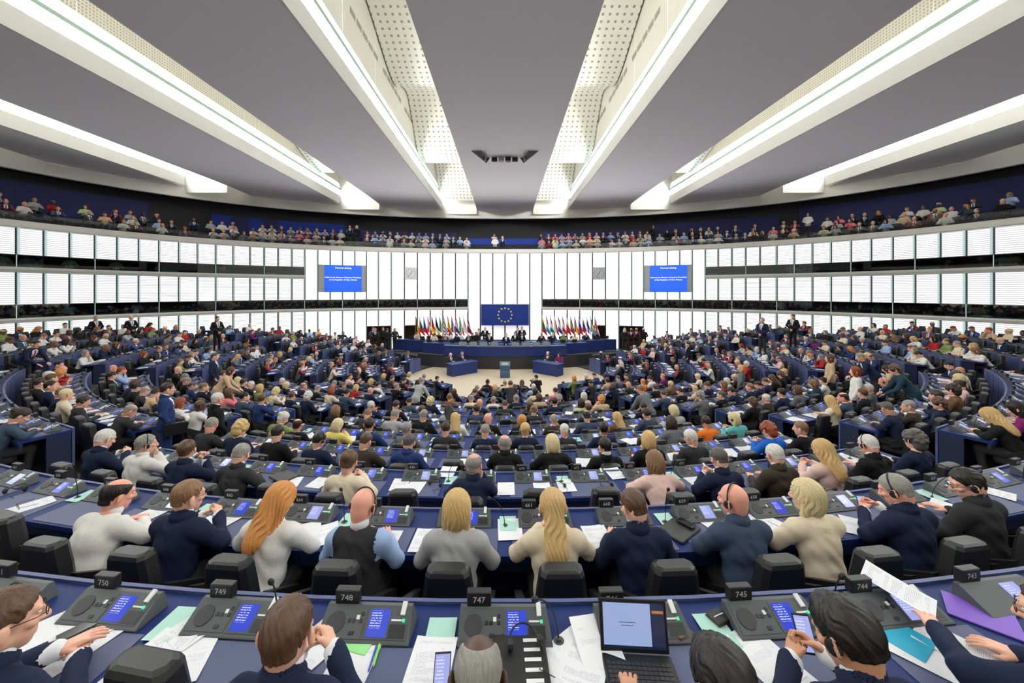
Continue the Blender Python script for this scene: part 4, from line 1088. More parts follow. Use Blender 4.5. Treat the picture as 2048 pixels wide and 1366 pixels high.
M_tie = {c: mat('tie ' + c, rgb, 0.6) for c, rgb in (('red', (130, 28, 36)), ('blue', (40, 60, 120)), ('dark', (30, 30, 40)))}
GEO = {}
def geo(pname, lod, yaw, heavy, flip, pitch=None):
    key = (pname, lod, yaw, heavy, flip, pitch)
    if key not in GEO:
        b, j, t, c, HM = person_geo(pname, lod, yaw, heavy, pitch)
        if flip:
            b, j, t = b.flip(), j.flip(), t.flip(); c = tuple(q.flip() if q else None for q in c)
            S = np.diag([-1., 1, 1, 1]); HM = S @ HM @ S
        GEO[key] = dict(body=b.to_mesh('person', [SKIN['fair'], M_eyew, M_eyed]), jacket=j.to_mesh('jacket', [clothmat('navy'), M_shirt, M_tie['dark'], clothmat('navy')]), trousers=t.to_mesh('trousers', [clothmat('charcoal'), M_shoe]), collar=c[0].to_mesh('shirt_collar', [M_shirt]) if c[0] else None, lapel=c[1].to_mesh('jacket_collar', [clothmat('navy')]) if c[1] else None, HM=Matrix(HM.tolist()), raw=(b, j, t))
    return GEO[key]
HG = {}
def hairgeo(style, lod):
    if (style, lod) not in HG: HG[style, lod] = hair_piece(style, {0: 0.0062, 1: 0.011, 2: 0.026}[lod])
    return HG[style, lod]
HMESH = {}
def hairmesh(style, lod):
    if (style, lod) not in HMESH: HMESH[style, lod] = hairgeo(style, lod).to_mesh('hair', [hairmat('brown', HAIRC['brown'])])
    return HMESH[style, lod]
def setmat(o, i, m):
    o.material_slots[i].link = 'OBJECT'; o.material_slots[i].material = m
# headset worn on the head
def headset_mesh():
    a = MB(); cs = []
    a.tube([(0.094 * math.cos(t), -0.012, 0.02 + 0.106 * math.sin(t)) for t in arr(-0.15, math.pi + 0.15, 14)], 0.0055, 6)
    for s in (-1, 1):
        b = MB(); b.tube([(s * 0.085, -0.010, -0.010), (s * 0.091, -0.010, -0.010), (s * 0.103, -0.010, -0.010), (s * 0.107, -0.010, -0.010)], [0.022, 0.030, 0.028, 0.016], 12); cs.append(b.mesh('ear_cushion', M_mic))
    return [a.mesh('band', M_mic)] + cs
HSET = headset_mesh()
def glasses_mesh():
    a = MB()
    for s in (-1, 1):
        a.tube([(s * 0.033 + 0.022 * math.cos(t), 0.104, 0.008 + 0.017 * math.sin(t)) for t in arr(0, 2 * math.pi, 12)], 0.0018, 5, caps=False)
        a.tube([(s * 0.055, 0.103, 0.012), (s * 0.080, 0.07, 0.012), (s * 0.083, -0.01, 0.006)], 0.0018, 5)
    a.tube([(-0.011, 0.104, 0.012), (0.011, 0.104, 0.012)], 0.0018, 5)
    return a.mesh('glasses', M_mic)
GLASS = glasses_mesh()
ADJ = {'short': 'short', 'thick': 'thick', 'crop': 'cropped', 'ring': 'receding', 'bob': 'bobbed', 'long': 'long', 'pony': 'long tied', 'curly': 'curly', 'bun': 'pinned-up'}
DOING = {'write': 'writing', 'read': 'reading', 'chin': 'chin on hand', 'back': 'leaning back', 'clasp': 'hands clasped', 'phone': 'hands lifted', 'bowed': 'bent low', 'listen': 'sitting upright', 'fold': 'hands folded', 'reach': 'reaching out', 'laptop': 'typing', 'stand': 'standing', 'front': 'standing with hands in front', 'stoop': 'standing bent forward'}
NPEOPLE = [0]
def add_person(loc, rz, pose, cloth, hair, hc, sk='fair', lod=1, yaw=None, heavy=0.0, flip=False, headset=False, glasses=False, where='', sc=1.0, garment=None, sleeves=None, group=None, tie=None, legs='charcoal', pitch=None, label=None):
    g = geo(pose, lod, yaw, heavy, flip, pitch)
    o = bpy.data.objects.new('person', g['body']); COL.objects.link(o)
    o.location = loc; o.rotation_euler = (0, 0, rz); o.scale = (sc, sc, sc); setmat(o, 0, SKIN[sk])
    woman = hair in ('bob', 'long', 'pony', 'curly', 'bun')
    light = cloth in ('white', 'cream', 'light blue', 'orange', 'teal', 'bright blue', 'beige', 'pale pink', 'pink', 'red', 'green', 'pale green', 'yellow', 'purple', 'light grey')
    gname = garment or ('top' if woman or light else 'jacket')
    j = obj(gname, g['jacket'], o); cm = clothmat(cloth); setmat(j, 0, cm)
    setmat(j, 1, M_shirt if gname == 'jacket' and not woman else cm); setmat(j, 2, M_tie[tie or rnd.choice(('red', 'blue', 'dark'))] if gname == 'jacket' and not woman else cm)
    setmat(j, 3, clothmat(sleeves) if sleeves else cm)
    t = obj('trousers', g['trousers'], o); setmat(t, 0, clothmat(legs))
    if g['collar'] is not None and not woman:
        c = obj('shirt_collar', g['collar'], o)
        if light: setmat(c, 0, cm)
        if gname == 'jacket': c = obj('jacket_collar', g['lapel'], o); setmat(c, 0, cm)
    if hair != 'bald':
        hm = hairmesh(hair, lod); h_ = obj('hair', hm, o); h_.matrix_local = g['HM']; setmat(h_, 0, hairmat(hc, HAIRC[hc]))
    if headset:
        for nm_, me_ in zip(('headset_band', 'ear_cushion', 'ear_cushion'), HSET):
            a = obj(nm_, me_, o); a.matrix_local = g['HM']
    if glasses:
        a = obj('glasses', GLASS, o); a.matrix_local = g['HM']
    hd = ('bald head' if hair == 'bald' else '%s %s hair' % (ADJ[hair], hc))
    o['label'] = label or ('person in %s %s, %s, %s%s %s' % (cloth, 'jacket' if gname == 'jacket' else gname, hd, 'headset, ' if headset else '', DOING[pose], where)).strip()
    o['category'] = 'person'; o['group'] = group or 'people ' + (where or 'in the chamber')
    NPEOPLE[0] += 1
    return o
# ================================================================ WHO SITS WHERE
# entries: head pixel x, y, clothing, hair style, hair colour [, skin, pose, extras]
CR = '''185 897 navy short white|262 903 white short grey fair chin h|340 908 navy short brown fair clasp|475 908 charcoal short grey fair write|685 930 cream bun brown|924 960 navy ring grey rosy chin|1284 925 pale_pink bob light_brown fair bowed|1440 920 navy short dark_grey fair phone|1520 915 dark_brown short white fair read|1665 935 pale_pink long blond fair phone|1783 920 black short white rosy read h|1815 890 navy curly dark_grey fair listen h
407 862 charcoal short grey rosy|462 878 navy curly blond|555 870 black short black|612 882 navy short black fair read h|728 885 dark_brown short brown fair write g|806 872 blue short dark_grey fair read|912 866 charcoal short dark_brown|1000 882 black ring grey rosy clasp|1096 888 black bob pale_blond|1187 878 black short black|1275 878 black bob blond|1363 878 charcoal short white|1525 858 bright_blue curly red fair phone|1597 846 black short light_brown fair chin
716 833 charcoal short light_brown|746 854 blue short dark_brown|790 835 light_grey short grey|806 846 grey short grey|822 840 black short grey fair read h|902 849 white long blond|955 858 navy short grey fair read g|964 842 black bald white rosy|1023 856 navy short blond|1102 840 dark_brown ring grey rosy|1118 852 charcoal short white rosy read h|1194 854 navy short black tan|1331 846 grey bob dark_brown fair write|1393 838 orange short dark_brown tan read h|1467 838 teal bob pale_blond fair phone h|1296 833 slate_blue thick dark_brown
741 812 navy short white rosy|793 816 black short dark_brown|817 809 slate_blue short dark_brown|839 817 slate_blue short brown|863 816 navy curly pale_blond|909 819 light_grey long black|949 821 slate_blue short dark_brown|1032 834 navy bob strawberry_blond|1063 831 charcoal bun light_brown|1105 812 navy short black|1155 832 slate_blue ring black|1227 833 brown long blond|1335 826 light_grey bob pale_blond|1154 815 pale_green bob dark_brown|1166 819 slate_blue short brown|1201 817 beige curly strawberry_blond
902 798 brown crop light_brown rosy|927 793 cream crop grey rosy|964 788 navy short brown|976 800 white crop grey rosy|952 812 navy bald white rosy|892 785 black bob brown|931 777 black short grey|1003 787 black curly dark_brown|1035 800 navy short grey|973 776 black bob blond|991 772 black short black brown|1047 792 blue bald white rosy|1075 802 beige bob brown|1085 790 cream bob dark_brown|1120 799 charcoal curly grey|1062 817 charcoal bob brown|1062 769 light_blue crop white|1060 761 navy long dark_brown|1086 758 pink short dark_brown|1115 754 green bob strawberry_blond|931 758 black ring black|960 762 cream crop grey|992 761 navy short dark_grey|1026 765 charcoal short brown
746 788 navy bald white rosy|712 784 red bob blond|740 770 charcoal bob blond|759 777 white short dark_brown|801 777 black short grey|803 767 black short dark_brown|850 758 black short grey|865 763 cream bob dark_brown|870 748 white curly blond|813 752 charcoal short dark_grey|784 761 slate_blue bob blond|770 752 navy short black|738 752 charcoal short dark_brown|717 768 pale_pink short brown
1267 770 charcoal bob blond|1292 763 orange short strawberry_blond|1319 775 black short dark_grey|1331 795 slate_blue short brown|1352 793 black short dark_brown|1218 779 navy bob brown|1206 763 beige bun brown|1178 766 charcoal short dark_brown tan|1227 760 grey short dark_grey|1202 749 blue short black|1257 749 charcoal short dark_grey|1140 749 black short white|1284 793 navy short brown
1491 814 black curly brown|1539 798 dark_brown ring white rosy|1550 795 navy short black|1595 796 grey bob brown|1703 796 slate_blue ring dark_brown rosy chin|1443 802 black short dark_grey|1465 786 navy thick dark_brown|1504 777 navy short light_brown|1524 774 navy short dark_brown|1545 774 navy short brown|1392 789 grey curly grey fair chin|1408 779 navy short brown|1446 781 red bob light_brown|1453 770 cream bob white|1641 770 dark_teal bob light_brown|1657 763 white short black|1738 775 grey short white rosy|1774 767 navy bald white rosy read h|1843 805 dark_brown short grey fair chin g|1857 795 navy curly brown|1885 784 navy thick dark_brown|1908 780 brown curly dark_brown|1932 756 navy long pale_blond fair chin|1962 779 pale_pink bun dark_brown|2010 795 black long blond fair bowed|1909 730 navy short black|1844 705 white short black|1783 737 beige bob dark_brown|1797 749 black crop white rosy|1555 770 black long brown|1585 762 black curly brown
14 842 slate_blue bun dark_brown|151 816 charcoal short dark_brown fair read hg|109 796 navy short light_brown fair read h|104 772 navy short black|70 770 black short dark_brown|97 754 beige short brown|116 740 red bald white rosy|95 738 red curly strawberry_blond|130 731 black short black|243 835 charcoal ring grey rosy bowed|234 767 navy bob brown|248 772 black bun black|243 747 black short dark_brown|253 738 pale_pink bald white rosy|308 786 beige short dark_brown|288 800 charcoal ring grey|358 765 black crop grey|360 758 black short grey|366 783 white bob red|374 770 blue short dark_grey|393 785 black short light_brown|476 770 black short dark_brown|496 775 black short white rosy|453 798 pink bob brown|480 800 slate_blue short black|518 792 blue short brown|533 800 cream curly pale_blond|549 803 navy short brown|543 777 green bob blond|561 770 black short white rosy|588 781 navy ring grey rosy chin|611 794 navy curly white|627 800 black ring grey|652 795 cream bob red|683 795 slate_blue short black|608 861 black ring black rosy|651 838 yellow bob pale_blond|671 850 black bob light_brown|373 725 green short light_brown|1870 710 cream bob grey|1938 690 white bob blond|1952 688 white bob light_brown|1966 700 cream short grey|1855 680 red bob black|1833 675 white bob blond'''
def U(t): return t.replace('_', ' ')
def seat_head(s, lean=0.62): return proj(P(s['r'] + lean, s['th'], HC - s['d'] - 0.74 + 1.17))
for s in SEATS: s['who'] = None; s['head'] = seat_head(s)
BYNUM = {s['num']: s for s in SEATS if s['num']}
def W_(k, nm): return '%s row, %s' % (ORD[k - 1], BLOCKNAMES[nm])
cand = [s for s in SEATS if s['k'] >= 3 and s['vis']]
for line in CR.split('\n'):
    for e in line.split('|'):
        t = e.split(); px, py = int(t[0]), int(t[1])
        s = min((c for c in cand if c['who'] is None), key=lambda c: (c['head'][0] - px) ** 2 + (1.6 * (c['head'][1] - py)) ** 2)
        if abs(s['head'][0] - px) > 70: continue
        s['who'] = dict(cloth=U(t[2]), hair=t[3], hc=U(t[4]), sk=t[5] if len(t) > 5 else 'fair', pose=t[6] if len(t) > 6 else None, ex=t[7] if len(t) > 7 else '')
# the two rearmost rows, place by place
def near(num, **kw):
    kw.setdefault('sk', 'fair'); kw.setdefault('ex', ''); BYNUM[num]['who'] = kw
near(750, cloth='navy', hair='short', hc='brown', pose='fold', dx=0.12, dy=-0.03, glasses=True, where='beside the empty place', yaw=-28, cusp=1)
near(748, cloth='navy', hair='short', hc='brown', pose='phone', dx=-0.13, dy=0.02, yaw=4, where='at plate seven four eight', pitch=6)
near(747, cloth='charcoal', hair='ring', hc='grey', sk='dark', pose='bowed', dx=-0.10, dy=-0.25, where='at plate seven four seven', pitch=30, yaw=0)
near(746, cloth='grey', hair='thick', hc='black', sk='tan', pose='laptop', dx=0.05, dy=-0.26, where='behind the black laptop', yaw=10)
near(745, cloth='navy', hair='thick', hc='black', sk='tan', pose='phone', dx=-0.10, dy=-0.03, headset=True, yaw=16, where='at plate seven four five')
near(744, cloth='navy', hair='short', hc='dark brown', pose='reach', dx=0.16, dy=-0.05, glasses=True, headset=True, where='beside the purple folder', yaw=30)
near(666, cloth='white', hair='ring', hc='black', sk='rosy', pose='bowed', heavy=0.32, where='at plate six six six', pitch=14, yaw=-20, dy=-.12)
near(665, cloth='navy', hair='short', hc='light brown', pose='phone', glasses=True, where='second row, centre block', yaw=-22, pitch=10)
near(664, cloth='white', hair='long', hc='strawberry blond', pose='write', where='second row, centre block', yaw=-18, garment='jacket')
near(663, cloth='charcoal', hair='bald', hc='white', sk='rosy', pose='read', headset=True, garment='waistcoat', where='light blue sleeves, second row', sleeves='light blue', yaw=-10, heavy=0.1)
near(662, cloth='light grey', hair='bob', hc='blond', pose='read', where='second row, centre block', yaw=0, garment='jacket')
near(661, cloth='cream', hair='pony', hc='blond', pose='phone', where='second row, centre block', yaw=0, garment='sweater')
near(660, cloth='navy', hair='short', hc='brown', pose='read', where='second row, centre block', yaw=18, heavy=0.08, dx=-0.1)
near(659, cloth='slate blue', hair='bald', hc='white', sk='rosy', pose='chin', headset=True, where='second row, centre block', yaw=26, heavy=0.12)
near(658, cloth='cream', hair='bob', hc='pale blond', pose='chin', where='second row, centre block', yaw=24, garment='jacket', dx=-0.1)
near(657, cloth='navy', hair='crop', hc='grey', sk='rosy', pose='phone', headset=True, where='second row, centre block', yaw=24, heavy=0.1)
near(656, cloth='charcoal', hair='short', hc='black', pose='read', headset=True, glasses=True, where='second row, centre block', yaw=50)
for s in SEATS:            # a few more in the near rows that the list leaves open
    s['occ'] = s['who'] is not None
RC = random.Random(77)
CW = ['navy'] * 7 + ['black'] * 8 + ['charcoal'] * 6 + ['slate blue'] * 2 + ['grey'] * 2 + ['white'] * 5 + ['cream'] * 2 + ['beige', 'light blue', 'light blue', 'blue', 'dark brown', 'pale pink', 'red', 'brown', 'green', 'light grey', 'purple', 'dark teal']
HS = ['short'] * 9 + ['thick'] * 3 + ['crop', 'ring', 'ring', 'bald'] + ['bob'] * 4 + ['long'] * 3 + ['curly', 'bun']
HCW = ['black', 'dark brown', 'dark brown', 'brown', 'brown', 'light brown', 'grey', 'grey', 'white', 'dark grey', 'blond', 'pale blond', 'strawberry blond', 'red']
SKW = ['fair'] * 8 + ['rosy'] * 4 + ['tan'] * 3 + ['brown', 'dark']
PW = ['write', 'write', 'read', 'read', 'read', 'bowed', 'chin', 'chin', 'back', 'clasp', 'phone', 'listen', 'listen']
def rand_who():
    return dict(cloth=RC.choice(CW), hair=RC.choice(HS), hc=RC.choice(HCW), sk=RC.choice(SKW), pose=RC.choice(PW), ex='')
for s in SEATS:
    if s['who'] is None and s['vis'] and s['k'] >= 4:
        pr = {'C': 0.42 if s['k'] > 4 else 0.0, '1': 0.62, '2': 0.80, '3': 0.85}[s['nm'][-1]]
        if RC.random() < pr: s['who'] = rand_who(); s['who']['rand'] = True
    elif s['who'] is None and s['vis'] and s['k'] <= 3 and s['nm'][-1] in '123':
        if RC.random() < 0.72: s['who'] = rand_who(); s['who']['rand'] = True
for s in SEATS:
    place_chair(s, s['who'] is not None); place_console(s)
obj('distant_chairs', far_c.mesh('distant_chairs', M_chair), None, label='far rows of small black chairs in the side blocks', cat='chairs', kind='stuff')
obj('distant_consoles', far_s.mesh('distant_consoles', [M_cons, M_scr[0], M_btn]), None, label='far rows of small grey consoles in the side blocks', cat='consoles', kind='stuff')

# ---------------------------------------------------------------- people: the nearest as persons, the rest as one crowd
class Crowd:
    def __init__(s): s.V = []; s.Q = []; s.m = []; s.n = 0; s.mats = []; s.mi = {}
    def idx(s, m):
        if m.name not in s.mi: s.mi[m.name] = len(s.mats); s.mats.append(m)
        return s.mi[m.name]
    def add(s, pc, M, ms):
        M = np.array(M); s.V.append(pc.V @ M[:3, :3].T + M[:3, 3]); s.Q.append(pc.Q + s.n); s.n += len(pc.V)
        s.m.append(np.array([s.idx(m) for m in ms])[np.minimum(pc.m, len(ms) - 1)])
    def build(s, name, label, cat):
        me = Piece(np.concatenate(s.V), np.concatenate(s.Q), np.concatenate(s.m)).to_mesh(name, s.mats)
        return obj(name, me, None, label=label, cat=cat, kind='stuff')
crowd = Crowd()
TIES = [M_tie['red'], M_tie['blue'], M_tie['dark']]
def crowd_person(loc, rz, who, pose=None, yaw=None):
    g = geo(pose or who['pose'] or 'read', 2, yaw, 0.0, False); M = Matrix.Translation(loc) @ Matrix.Rotation(rz, 4, 'Z')
    b, j, t = g['raw']; sk = SKIN[who['sk']]; cm = clothmat(who['cloth']); woman = who['hair'] in ('bob', 'long', 'pony', 'curly', 'bun')
    suit = not woman and who['cloth'] in ('navy', 'black', 'charcoal', 'slate blue', 'grey', 'dark brown', 'blue', 'brown')
    crowd.add(b, M, [sk, sk, sk]); crowd.add(j, M, [cm, M_shirt if suit else cm, RC.choice(TIES) if suit else cm]); crowd.add(t, M, [clothmat('charcoal'), M_shoe])
    if who['hair'] != 'bald': crowd.add(hairgeo(who['hair'], 2), M @ g['HM'], [hairmat(who['hc'], HAIRC[who['hc']])])
NPER = 262
seated = [s for s in SEATS if s['who'] is not None]
npers = 0
for s in seated:
    w_ = s['who']; ex = w_['ex']; th = s['th']
    dx, dy = w_.get('dx', 0.0), w_.get('dy', 0.0)
    r = s['r'] + 0.72 - dy; loc = Vector(P(r, th, HC - s['d'] - 0.74)); loc += Vector((math.cos(th), math.sin(th), 0)) * dx
    npers += 1; lod = 0 if s['k'] <= 3 or npers < 34 else 1
    pose = w_.get('pose') or RC.choice(PW)
    if npers > NPER: crowd_person(loc, th, w_, pose); continue
    yaw = w_.get('yaw', None if lod == 0 else RC.choice((None, -18, 22)))
    where = w_.get('where') or W_(s['k'], s['nm'])
    add_person(loc, th, pose, w_['cloth'], w_['hair'], w_['hc'], w_['sk'], lod, yaw, w_.get('heavy', 0.0), (lod == 1 and RC.random() < 0.5), headset=w_.get('headset', 'h' in ex), glasses=w_.get('glasses', 'g' in ex), where=where, sc=1.0 if lod == 0 else RC.uniform(0.95, 1.03), garment=w_.get('garment'), sleeves=w_.get('sleeves'), pitch=w_.get('pitch'), group='people ' + where)
# people on their feet between the desks: head pixel, floor row that carries them
def standing(px, py, floor_drop, pose, cloth, hair, hc, label, rz, sk='fair', lod=1, hh=1.60, legs='charcoal', **kw):
    y = F * (floor_drop - hh) / (py - PY); loc = ((px - PX) * y / F, y, HC - floor_drop)
    return add_person(loc, rz, pose, cloth, hair, hc, sk, lod, label=label, group=None, legs=legs, **kw)
FD = lambda k, f=0.0: DESK[k] + 0.74
bm = standing(332, 777, FD(4), 'stand', 'blue', 'short', 'dark brown', 'tall person in blue suit standing in the aisle with a dark bag under one arm', -0.9, lod=0, glasses=True, legs='blue')
bg_ = Vector(bm.location) + Matrix.Rotation(-0.9, 3, 'Z') @ Vector((0.30, 0.16, 0.98))
bag = obj('document_bag', None, None, tuple(bg_), -0.9, 'flat dark document bag carried by the person in the blue suit', 'bag')
mb = MB(); mb.bevbox(-0.035, 0.035, -0.17, 0.17, -0.22, 0.0, 0.012); obj('body', mb.mesh('body', M_chair), bag)
mb = MB(); mb.bevbox(-0.042, 0.042, -0.16, 0.16, -0.11, 0.006, 0.01); obj('flap', mb.mesh('flap', M_chair2), bag)
mb = MB(); mb.tube([(0, -0.08, 0), (0, -0.07, 0.05), (0, 0.07, 0.05), (0, 0.08, 0)], 0.009, 6); obj('handle', mb.mesh('handle', M_chair2), bag)
standing(433, 797, FD(5), 'stand', 'black', 'short', 'white', 'person in black suit with white hair standing in the left aisle', -0.6, 'rosy', 0, glasses=True, legs='black')
standing(435, 746, FD(6), 'stoop', 'beige', 'bob', 'brown', 'person in beige jacket standing stooped between desks of the left block', -1.1, hh=1.45)
standing(428, 712, FD(5) - 0.0, 'stand', 'navy', 'short', 'dark grey', 'person in navy suit standing at the desks of the far left block', -1.2)
standing(48, 690, FD(3), 'stoop', 'navy', 'short', 'dark brown', 'person in navy suit standing bent over a desk end in the far left block', -1.5, hh=1.45)
standing(1300, 790, FD(7), 'stoop', 'grey', 'short', 'light brown', 'person in grey suit standing bent over a desk in the right aisle', 0.4, hh=1.42, legs='grey')
standing(1712, 742, FD(5), 'stand', 'white', 'bob', 'red', 'person in white jacket with dark red hair standing in the right block', 0.9, legs='black')
standing(1828, 745, FD(4), 'stoop', 'dark teal', 'curly', 'brown', 'person in dark teal jacket with curly hair bending over a right block desk', 1.0, hh=1.45)
standing(1751, 718, FD(4), 'stoop', 'navy', 'short', 'grey', 'person in navy suit with grey hair leaning over a right block desk', 1.1, hh=1.45)
standing(1483, 736, FD(8), 'stand', 'grey', 'bob', 'blond', 'person in grey jacket with blond hair standing among the right block desks', 0.9, legs='black')
standing(1376, 688, FD(8), 'stand', 'black', 'short', 'black', 'person in black suit standing beside the right door block', 1.4)
standing(1023, 776, FD(10), 'stoop', 'charcoal', 'short', 'brown', 'person in charcoal suit bending over a front desk of the centre block', 0.1, hh=1.42)
standing(831, 768, FD(9), 'stoop', 'light grey', 'short', 'grey', 'person in light grey jacket leaning at a desk end by the left aisle', -0.5, hh=1.45)
standing(1660, 716, FD(5), 'stand', 'beige', 'bob', 'brown', 'person in beige top with brown hair standing in the right block', 1.0)
for px, py, lab in ((191, 636, 'usher in black tailcoat with grey hair standing by the left wall'), (262, 635, 'bald person in black jacket standing by the left wall')):
    standing(px, py, 3.0, 'front', 'black', 'short' if px < 200 else 'bald', 'grey', lab, -1.9)
standing(434, 637, 2.95, 'front', 'black', 'short', 'dark brown', 'usher in black tailcoat and white shirt standing alone against the left wall', -2.0, legs='black')
standing(1525, 640, 2.95, 'front', 'navy', 'short', 'grey', 'person in navy suit standing behind a small side desk at the right wall', 2.0)
standing(1586, 633, 2.9, 'front', 'black', 'short', 'dark brown', 'usher in black tailcoat standing alone against the right wall', 2.1, legs='black')
# ================================================================ ROSTRUM
M_ros = mat('rostrum blue', (20, 42, 104), 0.5, noise=0.05, nscale=10)
M_rost = mat('rostrum top', (40, 66, 120), 0.45)
def arc_pts(yf, half, Rr, n=20):
    """convex arc towards the hall: nearest point (0, yf), ends at +-half"""
    out = []
    for i in range(n + 1):
        x = -half + 2 * half * i / n; out.append((x, yf + Rr - math.sqrt(max(Rr * Rr - x * x, 0.0))))
    return out
def arc_wall(mb, pts, z0, z1, th, m=0):
    for (x0, y0), (x1, y1) in zip(pts[:-1], pts[1:]):
        mb.quad((x0, y0, z0), (x1, y1, z0), (x1, y1, z1), (x0, y0, z1), m)
        mb.quad((x0, y0, z1), (x1, y1, z1), (x1, y1 + th, z1), (x0, y0 + th, z1), m)
        mb.quad((x0, y0 + th, z1), (x1, y1 + th, z1), (x1, y1 + th, z0), (x0, y0 + th, z0), m)
    for (x, y) in (pts[0], pts[-1]): mb.quad((x, y, z0), (x, y + th, z0), (x, y + th, z1), (x, y, z1), m)
mb = MB(); pl = arc_pts(25.9, 6.3, 17.0) ; 
loop = pl + [(9.6, 29.0), (9.6, 31.0), (-9.6, 31.0), (-9.6, 29.0)]
mb.prism([(x, y, 0) for x, y in loop], [(x, y, 0.68) for x, y in loop])
struct('floor_platform', mb.mesh('floor_platform', M_wood), 'dark raised platform carrying the rostrum desks', 'platform')
ROST = [('front', 25.66, 4.25, 16.0, 0.87, 1.50), ('second', 27.2, 6.1, 20.0, 0.70, 1.44), ('third', 28.3, 7.7, 26.0, 0.70, 1.46), ('last', 29.12, 8.7, 70.0, 0.70, 1.50)]
for nm, yf, half, Rr, z0, z1 in ROST:
    root = obj('rostrum_desk', None, None, (0, yf, 0.68 if nm != 'front' else 0), label='long curved blue rostrum desk, %s tier%s' % (nm, ' above the dark plinth' if nm == 'front' else ' behind the speaker'), cat='desk')
    pts = arc_pts(0, half, Rr); zb = root.location.z
    mb = MB(); arc_wall(mb, pts, z0 - zb, z1 - zb, 0.08); obj('front_panel', mb.mesh('front_panel', M_ros), root)
    mb = MB(); arc_wall(mb, [(x, y - 0.03) for x, y in pts], z1 - zb - 0.0, z1 - zb + 0.035, 0.45 if nm == 'last' else 0.72); obj('worktop', mb.mesh('worktop', M_rost), root)
    if nm == 'front':
        mb = MB(); arc_wall(mb, [(x * 1.0, y + 0.03) for x, y in arc_pts(0, 6.2, 15.0)], 0, 0.87, 0.3); obj('plinth', mb.mesh('plinth', M_wood), root)
M_mon = mat('monitor grey', (108, 112, 114), 0.5)
for i in range(9):
    x = -2.9 + i * 0.72
    if i == 4: continue
    y = 25.66 + 16 - math.sqrt(256 - x * x) + 0.22
    r_ = obj('desk_monitor', None, None, (x, y, 1.536), 0, 'low slanted grey monitor on the front rostrum desk', 'monitor', 'monitors on the front rostrum desk')
    mb = MB(); mb.prism([(-0.27, -0.12, 0), (0.27, -0.12, 0), (0.27, 0.1, 0), (-0.27, 0.1, 0)], [(-0.25, 0.02, 0.26), (0.25, 0.02, 0.26), (0.25, 0.07, 0.26), (-0.25, 0.07, 0.26)]); obj('case', mb.mesh('case', M_mon), r_)
# seats and screens along the rear rostrum desks
for tier, (nm, yf, half, Rr, z0, z1) in enumerate(ROST[1:]):
    n = int(half * 2 / 0.9)
    for i in range(n):
        x = -half + 0.45 + i * 0.9
        if abs(x) < (2.2 if tier == 0 else 2.6): continue
        y = yf + Rr - math.sqrt(Rr * Rr - x * x)
        r_ = obj('rostrum_screen', None, None, (x, y + 0.2, z1 + 0.036), 0, 'small black screen on the %s rostrum desk' % nm, 'screen', 'screens on the %s rostrum desk' % nm)
        mb = MB(); mb.box(-0.18, 0.18, 0, 0.03, 0.03, 0.25); obj('case', mb.mesh('case', M_blk), r_)
        mb = MB(); mb.box(-0.07, 0.07, -0.03, 0.06, 0, 0.012); mb.box(-0.02, 0.02, 0.0, 0.02, 0.012, 0.04); obj('foot', mb.mesh('foot', M_blk), r_)
        if tier == 2: continue
        if RC.random() < 0.75: crowd_person((x + 0.2, y + 1.15, 0.68 + 0.12), math.pi - 0.05 * x, rand_who(), 'read')
        if RC.random() < 0.9:
            mbx = MB(); loft(mbx, [rrect(0.2, -0.06, 0.06, 0.45, 0.03), rrect(0.16, -0.05, 0.05, 1.02, 0.03)]); far_c2 = mbx
            obj('rostrum_chair', far_c2.mesh('rostrum_chair', M_chair), None, (x + 0.2, y + 1.52, 0.68), 0, 'black high-backed chair behind the %s rostrum desk' % nm, 'chair', 'chairs behind the %s rostrum desk' % nm)
# people on their feet on the rostrum (head pixel, depth)
def rost(px, py, y, cloth, hair, hc, label, sk='fair', pose='front'):
    add_person(((px - PX) * y / F, y, 0.68), math.pi, pose, cloth, hair, hc, sk, 1, label=label, legs='black', sc=((PY - py) * y / F + HC - 0.68) / 1.62)
rost(1012, 669, 26.75, 'navy', 'short', 'grey', 'speaker in navy suit standing at the middle of the front rostrum desk')
rost(979, 668, 27.9, 'black', 'short', 'dark brown', 'usher in tailcoat standing left of the speaker behind the front desk')
rost(1030, 666, 27.9, 'black', 'short', 'brown', 'brown-haired usher in tailcoat standing right of the speaker')
rost(1044, 667, 28.1, 'black', 'short', 'black', 'dark-haired usher in tailcoat right of the brown-haired usher', 'tan')
rost(952, 666, 28.0, 'black', 'bob', 'dark brown', 'usher in black standing near the left end of the front desk')
rost(970, 656, 30.2, 'black', 'bald', 'white', 'bald usher in tailcoat standing under the left corner of the big flag', 'rosy')
rost(957, 659, 30.2, 'charcoal', 'short', 'dark brown', 'person in charcoal suit standing between the left flags and the big flag')
rost(1044, 655, 30.2, 'black', 'crop', 'grey', 'tall usher in tailcoat standing under the right corner of the big flag', 'rosy')
rost(1036, 657, 30.3, 'slate blue', 'short', 'grey', 'person in slate blue suit standing behind the tall usher')
for x, y in ((-9.9, 29.0), (-9.5, 29.6), (-8.9, 28.7), (-8.5, 29.3), (-10.3, 29.7)): crowd_person((x, y, 0.75), math.pi + 0.4, rand_who() | {'cloth': RC.choice(('black', 'navy', 'charcoal'))}, 'front')
for x, y in ((9.0, 28.6), (9.6, 28.9), (10.1, 29.2), (10.6, 29.0), (9.3, 29.5)): crowd_person((x, y, 0.75), math.pi - 0.4, rand_who() | {'cloth': 'black', 'sk': RC.choice(('dark', 'brown', 'fair'))}, 'front')
